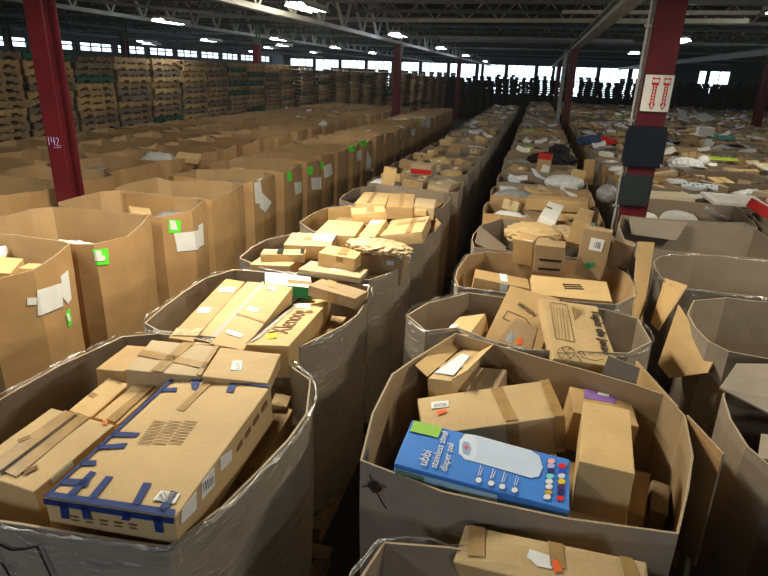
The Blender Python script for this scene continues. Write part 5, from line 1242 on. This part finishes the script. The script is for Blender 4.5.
MV = [(mailer_mesh(i, m_), m_) for i, m_ in enumerate(['poly_white', 'poly_grey', 'poly_white', 'cloth_black', 'cream', 'paleblue', 'lime', 'poly_grey', 'teal', 'poly_white'])]
def sheet_mesh(seed, mat):
    rnd = random.Random(seed); bm = bmesh.new(); bmesh.ops.create_grid(bm, x_segments=5, y_segments=4, size=.5)
    for v in bm.verts: v.co = Vector((v.co.x * .26, v.co.y * .19, .05 * abs(v.co.x) + .02 * sin(7 * v.co.y + seed) + rnd.uniform(-.006, .006)))
    bmesh.ops.solidify(bm, geom=bm.faces[:], thickness=.002)
    me = bpy.data.meshes.new('paper_sheet'); bm.to_mesh(me); bm.free(); me.materials.append(MATS[mat]); return me
SV = [(sheet_mesh(i, m_), m_) for i, m_ in enumerate(['white', 'white', 'paleblue'])]
def tube_mesh():
    mb = MB(); n = 14
    for a in range(n):
        t0, t1 = 2 * pi * a / n, 2 * pi * (a + 1) / n
        mb.face([(-.2, .05 * cos(t0), .05 * sin(t0)), (-.2, .05 * cos(t1), .05 * sin(t1)), (.2, .05 * cos(t1), .05 * sin(t1)), (.2, .05 * cos(t0), .05 * sin(t0))][::-1])
    mb.face([(.2, .05 * cos(2 * pi * a / n), .05 * sin(2 * pi * a / n)) for a in range(n)]); mb.face([(-.2, .05 * cos(2 * pi * a / n), .05 * sin(2 * pi * a / n)) for a in range(n)][::-1])
    return mb
CNAME = {'kraft1': 'tan', 'kraft2': 'brown', 'kraft3': 'dark brown', 'kraft4': 'golden', 'kraft5': 'greyish brown', 'kraft6': 'pale brown'}
MNAME = {'poly_white': 'white plastic', 'poly_grey': 'grey plastic', 'cloth_black': 'black plastic', 'cream': 'cream padded', 'paleblue': 'pale blue', 'lime': 'lime green', 'red': 'red', 'teal': 'teal'}
ITEMS = []    # dist, kind, mesh, matrix, label pieces
fr = random.Random(77)
CELLS = {(0, 0): 'front left', (1, 0): 'front middle', (2, 0): 'front right', (0, 1): 'back left', (1, 1): 'back middle', (2, 1): 'back right'}
seen_l = {}
def words_pos(cell, bw): return '%s, %s' % (CELLS[cell], bw)
CSHORT = {'left': 'left block', 'right': 'right block'}
for q in GEN:
    d, V_, (x, y), (kx, ky), key, c, o = q
    s = key[0]; bw = bin_words(key)
    if s == 'left':
        zt = fr.uniform(.84, 1.06); ncell = fr.sample(list(CELLS), 4 if y < 9 else 3); 
        if y > 13: zt += .12
        pm, ps = .22, .22
    elif s == 'centre': zt = 1.19; ncell = list(CELLS); pm, ps = .10, .06
    else:
        zt = 1.18 if c == 0 else (fr.uniform(1.02, 1.16) if y < 8 else fr.uniform(1.14, 1.26)); ncell = list(CELLS) if (c == 0 or y > 8) else fr.sample(list(CELLS), 4); pm, ps = .34, .12
    for cell in ncell:
        px = x + (cell[0] - 1) * .34 + fr.uniform(-.05, .05); py = y + (cell[1] - .5) * .42 * ky + fr.uniform(-.04, .04)
        if not seen((px, py, zt), 10): continue
        t = fr.random(); big = .05 * fr.random()
        rz = fr.uniform(-.5, .5) + (pi / 2 if fr.random() < .45 else 0)
        E_ = euler_m(rz, fr.uniform(-.22, .22), fr.uniform(-.22, .22))
        dist = (px * px + py * py) ** .5
        if t < pm:
            me, mt = fr.choice(MV if s == 'right' else MV[:3]); z = zt + fr.uniform(0, .06)
            ITEMS.append((dist, 'poly_mailer', me, (px, py, z), E_, fr.uniform(.75, 1.05), '%s mailer, %s' % (MNAME[mt], words_pos(cell, bw)), 'mailer'))
        elif t < pm + ps:
            me, mt = fr.choice(SV); ITEMS.append((dist, 'paper_sheet', me, (px, py, zt + fr.uniform(.03, .1)), euler_m(rz, fr.uniform(-.5, .5), fr.uniform(-.5, .5)), 1.0, 'loose white paper, %s' % words_pos(cell, bw), 'paper'))
        else:
            me, w, dd, h, mt = fr.choice(CV); z = zt + fr.uniform(0, .11)
            ITEMS.append((dist, 'cardboard_box', me, (px, py, z), E_, fr.uniform(.72, .98), '%s carton, %s' % (CNAME[mt], words_pos(cell, bw)), 'box'))
ITEMS.sort(key=lambda q: q[0])
lim = {'cardboard_box': 300 - len(NEAR), 'poly_mailer': 200, 'paper_sheet': 120}
grp = {'cardboard_box': 'small cartons heaped in the bins', 'poly_mailer': 'mailers among the cartons', 'paper_sheet': 'loose papers among the cartons'}
rest = {}
for dist, kind, me, loc, E_, s_, lb, cat in ITEMS:
    if lim[kind] > 0:
        lim[kind] -= 1; o = bpy.data.objects.new(kind, me); COL.objects.link(o)
        o.matrix_world = Matrix.Translation(loc) @ E_ @ Matrix.Scale(s_, 4); tag(o, lb, cat, grp[kind])
    else: rest.setdefault(kind, []).append((me, Matrix.Translation(loc) @ E_ @ Matrix.Scale(s_, 4)))
for kind, lst in rest.items():
    mb = MB(); mats = []
    for me, M in lst:
        n0 = len(mb.v); mb.v += [tuple(M @ v.co) for v in me.vertices]
        idx = []
        for m_ in me.materials:
            if m_.name not in mats: mats.append(m_.name)
            idx.append(mats.index(m_.name))
        for p in me.polygons: mb.f.append(tuple(n0 + i_ for i_ in p.vertices)); mb.m.append(idx[p.material_index])
    o = mb.build({'cardboard_box': 'carton_heap', 'poly_mailer': 'mailer_heap', 'paper_sheet': 'paper_litter'}[kind], mats)
    tag(o, {'cardboard_box': 'sea of small distant cartons toward the far end of the hall', 'poly_mailer': 'distant pale and coloured mailers scattered among far cartons', 'paper_sheet': 'distant scraps of white paper over the far bins'}[kind], {'cardboard_box': 'boxes', 'poly_mailer': 'mailers', 'paper_sheet': 'papers'}[kind], kind='stuff')

# buried parcels that fill the bins below what can be seen
fill = MB(); fr = random.Random(9)
def fill_bin(x, y, sx, sy, top):
    for i in range(3):
        for j in range(2):
            a = x + (i - 1) * sx / 3; b = y + (j - .5) * sy / 2; M = Matrix.Translation((a, b, 0)) @ Matrix.Rotation(fr.uniform(-.06, .06), 4, 'Z')
            fill.box(-sx / 6.4, sx / 6.4, -sy / 4.3, sy / 4.3, .14, top + fr.uniform(-.05, .03), fr.randrange(3), M)
for q in GEN:
    x, y = q[2]
    fill_bin(x, y, .98, .78 * min(1, q[3][1]), {'left': .74, 'centre': 1.03, 'right': .96 if q[2][1] < 8 else 1.08}[q[4][0]])
for k_, top in dict(CF=1.0, C2=1.1, C3=1.17, C4=1.2, C5=1.2, R1=.86, R0=.9, R2=1.0, R3=.98, R4=.98, L1=.95, L2=.8, L3=.85).items():
    cx_, cy_ = BINS[k_][2]; fill_bin(cx_, cy_, .92, .74, top)
tag(fill.build('buried_cartons', ['kraft5', 'kraft3', 'kraft2']), 'brown cartons buried in the bins under the top layer', 'boxes', kind='stuff')

# ================================================================== single things people would point at
def put(name, me, loc, rot=(0, 0, 0), s=1.0, label=None, cat=None, group=None):
    o = bpy.data.objects.new(name, me); COL.objects.link(o)
    o.matrix_world = Matrix.Translation(loc) @ euler_m(*rot) @ Matrix.Scale(s, 4); tag(o, label, cat, group); return o
def lump_mesh(size, mats, seed, sharp=.12, bands=None):
    """crumpled bag: sphere pushed into folds"""
    rnd = random.Random(seed); bm = bmesh.new(); bmesh.ops.create_icosphere(bm, subdivisions=4, radius=1)
    ph = [Vector((rnd.uniform(-1, 1), rnd.uniform(-1, 1), rnd.uniform(-1, 1))).normalized() for _ in range(14)]
    for v in bm.verts:
        n = v.co.normalized(); k = 1 + sum(abs(n.dot(p) * 3.3 % 1 - .5) * 2 - .5 for p in ph[:5]) / 5 * sharp * 2 + rnd.uniform(-.1, .1) * sharp
        v.co = Vector((n.x * k * size[0], n.y * k * size[1], n.z * k * size[2]))
    for f in bm.faces:
        f.smooth = sharp < .1
        if bands and f.calc_center_median().normalized().dot(bands) > .75: f.material_index = 1
    me = bpy.data.meshes.new('bag'); bm.to_mesh(me); bm.free()
    for m_ in mats: me.materials.append(MATS[m_])
    return me
def dome_mesh(r, h):
    bm = bmesh.new(); n = 28; rows = [(r, 0), (r * 1.03, h * .15), (r * 1.0, h * .3), (r * .93, h * .7), (r * .7, h * .92), (r * .3, h)]
    R_ = [[bm.verts.new((a * cos(2 * pi * i / n), a * sin(2 * pi * i / n), z)) for i in range(n)] for a, z in rows]
    for p, q in zip(R_, R_[1:]):
        for i in range(n): bm.faces.new((p[i], p[(i + 1) % n], q[(i + 1) % n], q[i])).smooth = True
    bm.faces.new(R_[-1]); bm.faces.new(R_[0][::-1])
    me = bpy.data.meshes.new('lid'); bm.to_mesh(me); bm.free(); me.materials.append(MATS['white']); return me
put('plastic_lid', dome_mesh(.19, .09), (1.62, 6.62, 1.14), (0, .25, 0), 1, 'white domed plastic lid in the bin just right of the arrow-sign column', 'lid')
put('storage_tub', dome_mesh(.13, .09), (1.28, 6.60, 1.13), (0, .1, 0), 1, 'white tub edge showing beside the foot of the arrow-sign column', 'tub')
put('plastic_ball', lump_mesh((.10, .10, .10), ['white'], 2, .0), (2.82, 10.8, 1.33), label='round white ball-like package to the right of the black column guard', cat='ball')
put('plastic_sack', lump_mesh((.26, .2, .13), ['poly_white'], 3), (2.5, 10.5, 1.28), label='crumpled white plastic sack lying left of the round white package', cat='bag')
put('black_garment_bag', lump_mesh((.40, .22, .12), ['cloth_black'], 4, .2), (0.36, 10.2, 1.27), label='heap of black plastic bags in the right block beside the aisle', cat='bag')
put('black_garment_bag', lump_mesh((.17, .15, .12), ['cloth_black'], 5, .25), (0.46, 10.3, 1.40), label='black bag peak on top of the black heap beside the aisle', cat='bag')
put('jacket_bundle', lump_mesh((.42, .25, .14), ['cloth_blue', 'red'], 6, .2, Vector((.8, -.4, .4)).normalized()), (1.37, 13.6, 1.28), label='dark blue clothing bundle with a dull red patch, left of the column', cat='clothes')
put('bubble_wrap_bundle', lump_mesh((.26, .2, .11), ['poly_white'], 7, .05), (.48, 8.1, 1.24), label='whitish bubble-wrapped bundle beside the upright carton with red top', cat='bundle')
put('plastic_bundle', lump_mesh((.26, .2, .10), ['poly_grey'], 8, .07), (-.12, 6.85, 1.22), label='glossy clear plastic bundle at the aisle corner of its bin', cat='bundle')
put('plastic_bundle', lump_mesh((.13, .16, .12), ['poly_grey'], 9, .06), (.98, 7.6, 1.22), label='shiny crumpled wrap just left of the arrow-sign column', cat='bundle')
def upright(name, w, d, h, loc, rot, mats, label, cat='box'):
    me = carton_mesh(w, d, h, .004, .002); me.materials.append(MATS[mats[0]])
    o = put(name, me, loc, rot, 1, label, cat); return o
o = upright('cardboard_box', .19, .12, .28, (.21, 8.75, 1.52), (-.1, .1, .05), ['kraft2'], 'upright carton with a red top and white label near the aisle')
slab([(-.095, -.06, -.0), (.095, -.06, -.0), (.095, -.06, -.06), (-.095, -.06, -.06)], NRM['F'], .002, .004).build('red_band', 'red', o)
slab([(-.095, -.06, 0), (.095, -.06, 0), (.095, .06, 0), (-.095, .06, 0)], NRM['T'], .002, .004).build('red_top', 'red', o)
slab([(-.01, -.06, -.13), (.09, -.06, -.14), (.09, -.06, -.26), (-.03, -.06, -.24)], NRM['F'], .002, .004).build('shipping_label', 'white', o)
upright('cardboard_box', .16, .12, .30, (.66, 8.2, 1.40), (.2, .15, .1), ['kraft4'], 'golden upright carton standing beside the bubble-wrapped bundle')
upright('cardboard_box', .14, .12, .34, (.81, 8.62, 1.50), (-.1, .05, -.05), ['kraft2'], 'narrow brown carton standing behind the golden upright one')
upright('cardboard_box', .62, .3, .05, (1.60, 7.45, 1.30), (.15, .05, 0), ['cream'], 'cream-coloured flat board behind the arrow-sign column, right side')
o = upright('flat_parcel', .62, .42, .04, (2.38, 7.5, 1.30), (.12, .08, .03), ['white'], 'large flat white parcel printed with pale lines, right of the column', 'parcel')
for k in range(5): slab([(-.25, -.17 + .06 * k, 0), (.22, -.17 + .06 * k, 0), (.22, -.165 + .06 * k, 0), (-.25, -.165 + .06 * k, 0)], NRM['T'], .001, .004).build('printed_line', 'pinkred' if k == 4 else 'greytape', o)
o = upright('flat_parcel', .44, .24, .05, (2.27, 8.6, 1.26), (-.2, .1, 0), ['paleblue'], 'flat parcel patterned with dark blue blots, behind the white printed one', 'parcel')
for k in range(7): slab([(-.19 + .055 * k + .016 * cos(a), .06 * sin(k * 2.1) + .03 * sin(a), 0) for a in (0, 1.05, 2.1, 3.14, 4.2, 5.2)], NRM['T'], .001, .004).build('printed_blot', 'navy', o)
o = upright('printed_box', .34, .26, .10, (2.46, 6.62, 1.40), (.55, .25, .2), ['red'], 'bright red printed box at the right edge of the photo', 'box')
slab([(-.16, -.10, 0), (-.08, -.10, 0), (-.08, .11, 0), (-.16, .11, 0)], NRM['T'], .001, .004).build('white_panel', 'white', o)
for k in range(3): slab([(.02 + .045 * k, -.05 + .03 * (k % 2), 0), (.045 + .045 * k, -.05 + .03 * (k % 2), 0), (.045 + .045 * k, .0 + .03 * (k % 2), 0), (.02 + .045 * k, .0 + .03 * (k % 2), 0)], NRM['T'], .001, .004).build('printed_mark', 'white', o)
upright('flat_parcel', .46, .3, .05, (2.5, 7.72, 1.18), (.2, .1, 0), ['cloth_blue'], 'dark blue flat parcel beneath the white printed one', 'parcel')
put('poly_mailer', mailer_mesh(31, 'lime', .5, .25), (3.34, 11.6, 1.30), label='lime green packet in the right block, middle distance', cat='mailer')
upright('flat_parcel', .46, .2, .08, (4.6, 16.3, 1.36), (0, 0, 0), ['teal'], 'teal flat box far right, middle distance', 'box')
upright('cardboard_box', .36, .3, .2, (4.3, 16.9, 1.5), (0, 0, 0), ['white'], 'white square carton behind the teal box')
for k, (x, y, r_) in enumerate([(4.75, 21.6, .3), (5.25, 21.1, -.2)]):
    upright('flat_parcel', .5, .5, .02, (x, y, 1.55), (.6, r_ + .5, r_), ['white'], 'tilted white sheet of foam near the dark far end, %s one' % ['left', 'right'][k], 'sheet')
upright('cardboard_box', .16, .12, .30, (-1.66, 6.98, 1.45), (.2, 0, .15), ['kraft4'], 'golden carton standing upright at the left rim of the sixth centre bin')
o = upright('cardboard_box', .3, .2, .14, (-1.43, 7.95, 1.38), (-.15, .1, 0), ['kraft6'], 'pale carton with a red front band in the centre row')
slab([(-.15, -.1, -.05), (.15, -.1, -.05), (.15, -.1, -.12), (-.15, -.1, -.12)], NRM['F'], .001, .004).build('red_band', 'red', o)
# torn kraft paper in the fourth right bin
put('kraft_paper_wad', lump_mesh((.25, .2, .10), ['kraft1'], 12, .14), (.10, 5.15, 1.24), label='crumpled tan kraft paper wad left of the tall green-marked carton', cat='paper')
put('kraft_paper_wad', lump_mesh((.24, .17, .09), ['kraft6'], 13, .14), (.42, 5.3, 1.22), label='torn pale kraft paper behind the tall green-marked carton', cat='paper')
put('bubble_mailer', lump_mesh((.24, .12, .05), ['shinytape'], 14, .2), (-.97, 3.80, 1.39), (-.1, 0, 0), label='bubble-wrapped packet at the back right of the third centre bin', cat='packet')
# contents of the three nearest tan bins
upright('flat_parcel', .26, .22, .05, (-3.98, 3.33, 1.12), (.5, .35, -.2), ['white'], 'white envelope at the left edge inside the nearest tan bin', 'parcel')
upright('cardboard_box', .30, .22, .12, (-3.72, 3.18, 1.14), (.35, .2, .1), ['kraft4'], 'golden carton with round white stickers inside the nearest tan bin')
upright('cardboard_box', .34, .2, .1, (-3.95, 2.95, 1.06), (-.1, .05, 0), ['kraft6'], 'pale carton at the front inside the nearest tan bin')
upright('cardboard_box', .12, .12, .1, (-3.5, 3.28, 1.12), (.2, 0, 0), ['kraft4'], 'little carton against the right wall of the nearest tan bin')
put('poly_mailer', mailer_mesh(33, 'poly_white'), (-3.75, 3.9, 1.08), label='white packet just visible inside the bin with one green sticker', cat='mailer')
upright('cardboard_box', .34, .2, .16, (-3.95, 4.75, 1.10), (.2, .1, .05), ['kraft2'], 'low brown carton inside the third tan bin')
upright('cardboard_box', .2, .2, .16, (-3.78, 4.95, 1.16), (.7, .1, .2), ['kraft1'], 'corner-up carton inside the third tan bin')
put('poly_mailer', mailer_mesh(34, 'poly_grey'), (-3.42, 5.0, 1.12), label='grey plastic packet near the right wall of the third tan bin', cat='mailer')
put('poly_mailer', mailer_mesh(35, 'poly_white', .5, .36, .12), (-5.73, 8.1, 1.16), (.2, .25, .1), 1, 'large white plastic mailer propped up in the left block', 'mailer')
upright('cardboard_box', .34, .24, .08, (-5.1, 7.95, 1.26), (.3, .2, .1), ['kraft4'], 'golden carton propped beside the large white mailer')
# open shoebox-like carton: flaps
o = BO['H5']; x, y, z, a, b, c, w, d, h = BOX['H5']
for sx in (-1, 1):
    prism('carton_flap', [(sx * w / 2, -d / 2, .006), (sx * w / 2, d / 2, .006), (sx * (w / 2 + .07), d / 2 - .02, .05), (sx * (w / 2 + .07), -d / 2 + .02, .05)], .004, 'kraft4', o)
slab([(-w / 2 + .01, -d / 2 + .06, 0), (w / 2 - .01, -d / 2 + .05, 0), (w / 2 - .03, d / 2 - .12, 0), (-w / 2 + .04, d / 2 - .1, 0)], NRM['T'], .002, .006).build('blue_packet_inside', 'paleblue', o)
# dark sloping conveyor and pale clutter in the shadow beyond the left block
r = empty('belt_conveyor', (-13.6, 44.0, 0)); tag(r, 'dark sloping conveyor in the shadows beyond the left pallet stacks', 'conveyor')
mb = MB(); mb.bar((-2.2, 0, 2.6), (2.2, 0, 1.7), 1.0, .12); mb.build('belt', 'steel_dark', r)
for sx in (-1.8, 1.8):
    mb = MB(); mb.box(sx - .05, sx + .05, -.5, .5, 0, 1.75 if sx > 0 else 2.45); mb.build('leg', 'steel_dark', r)
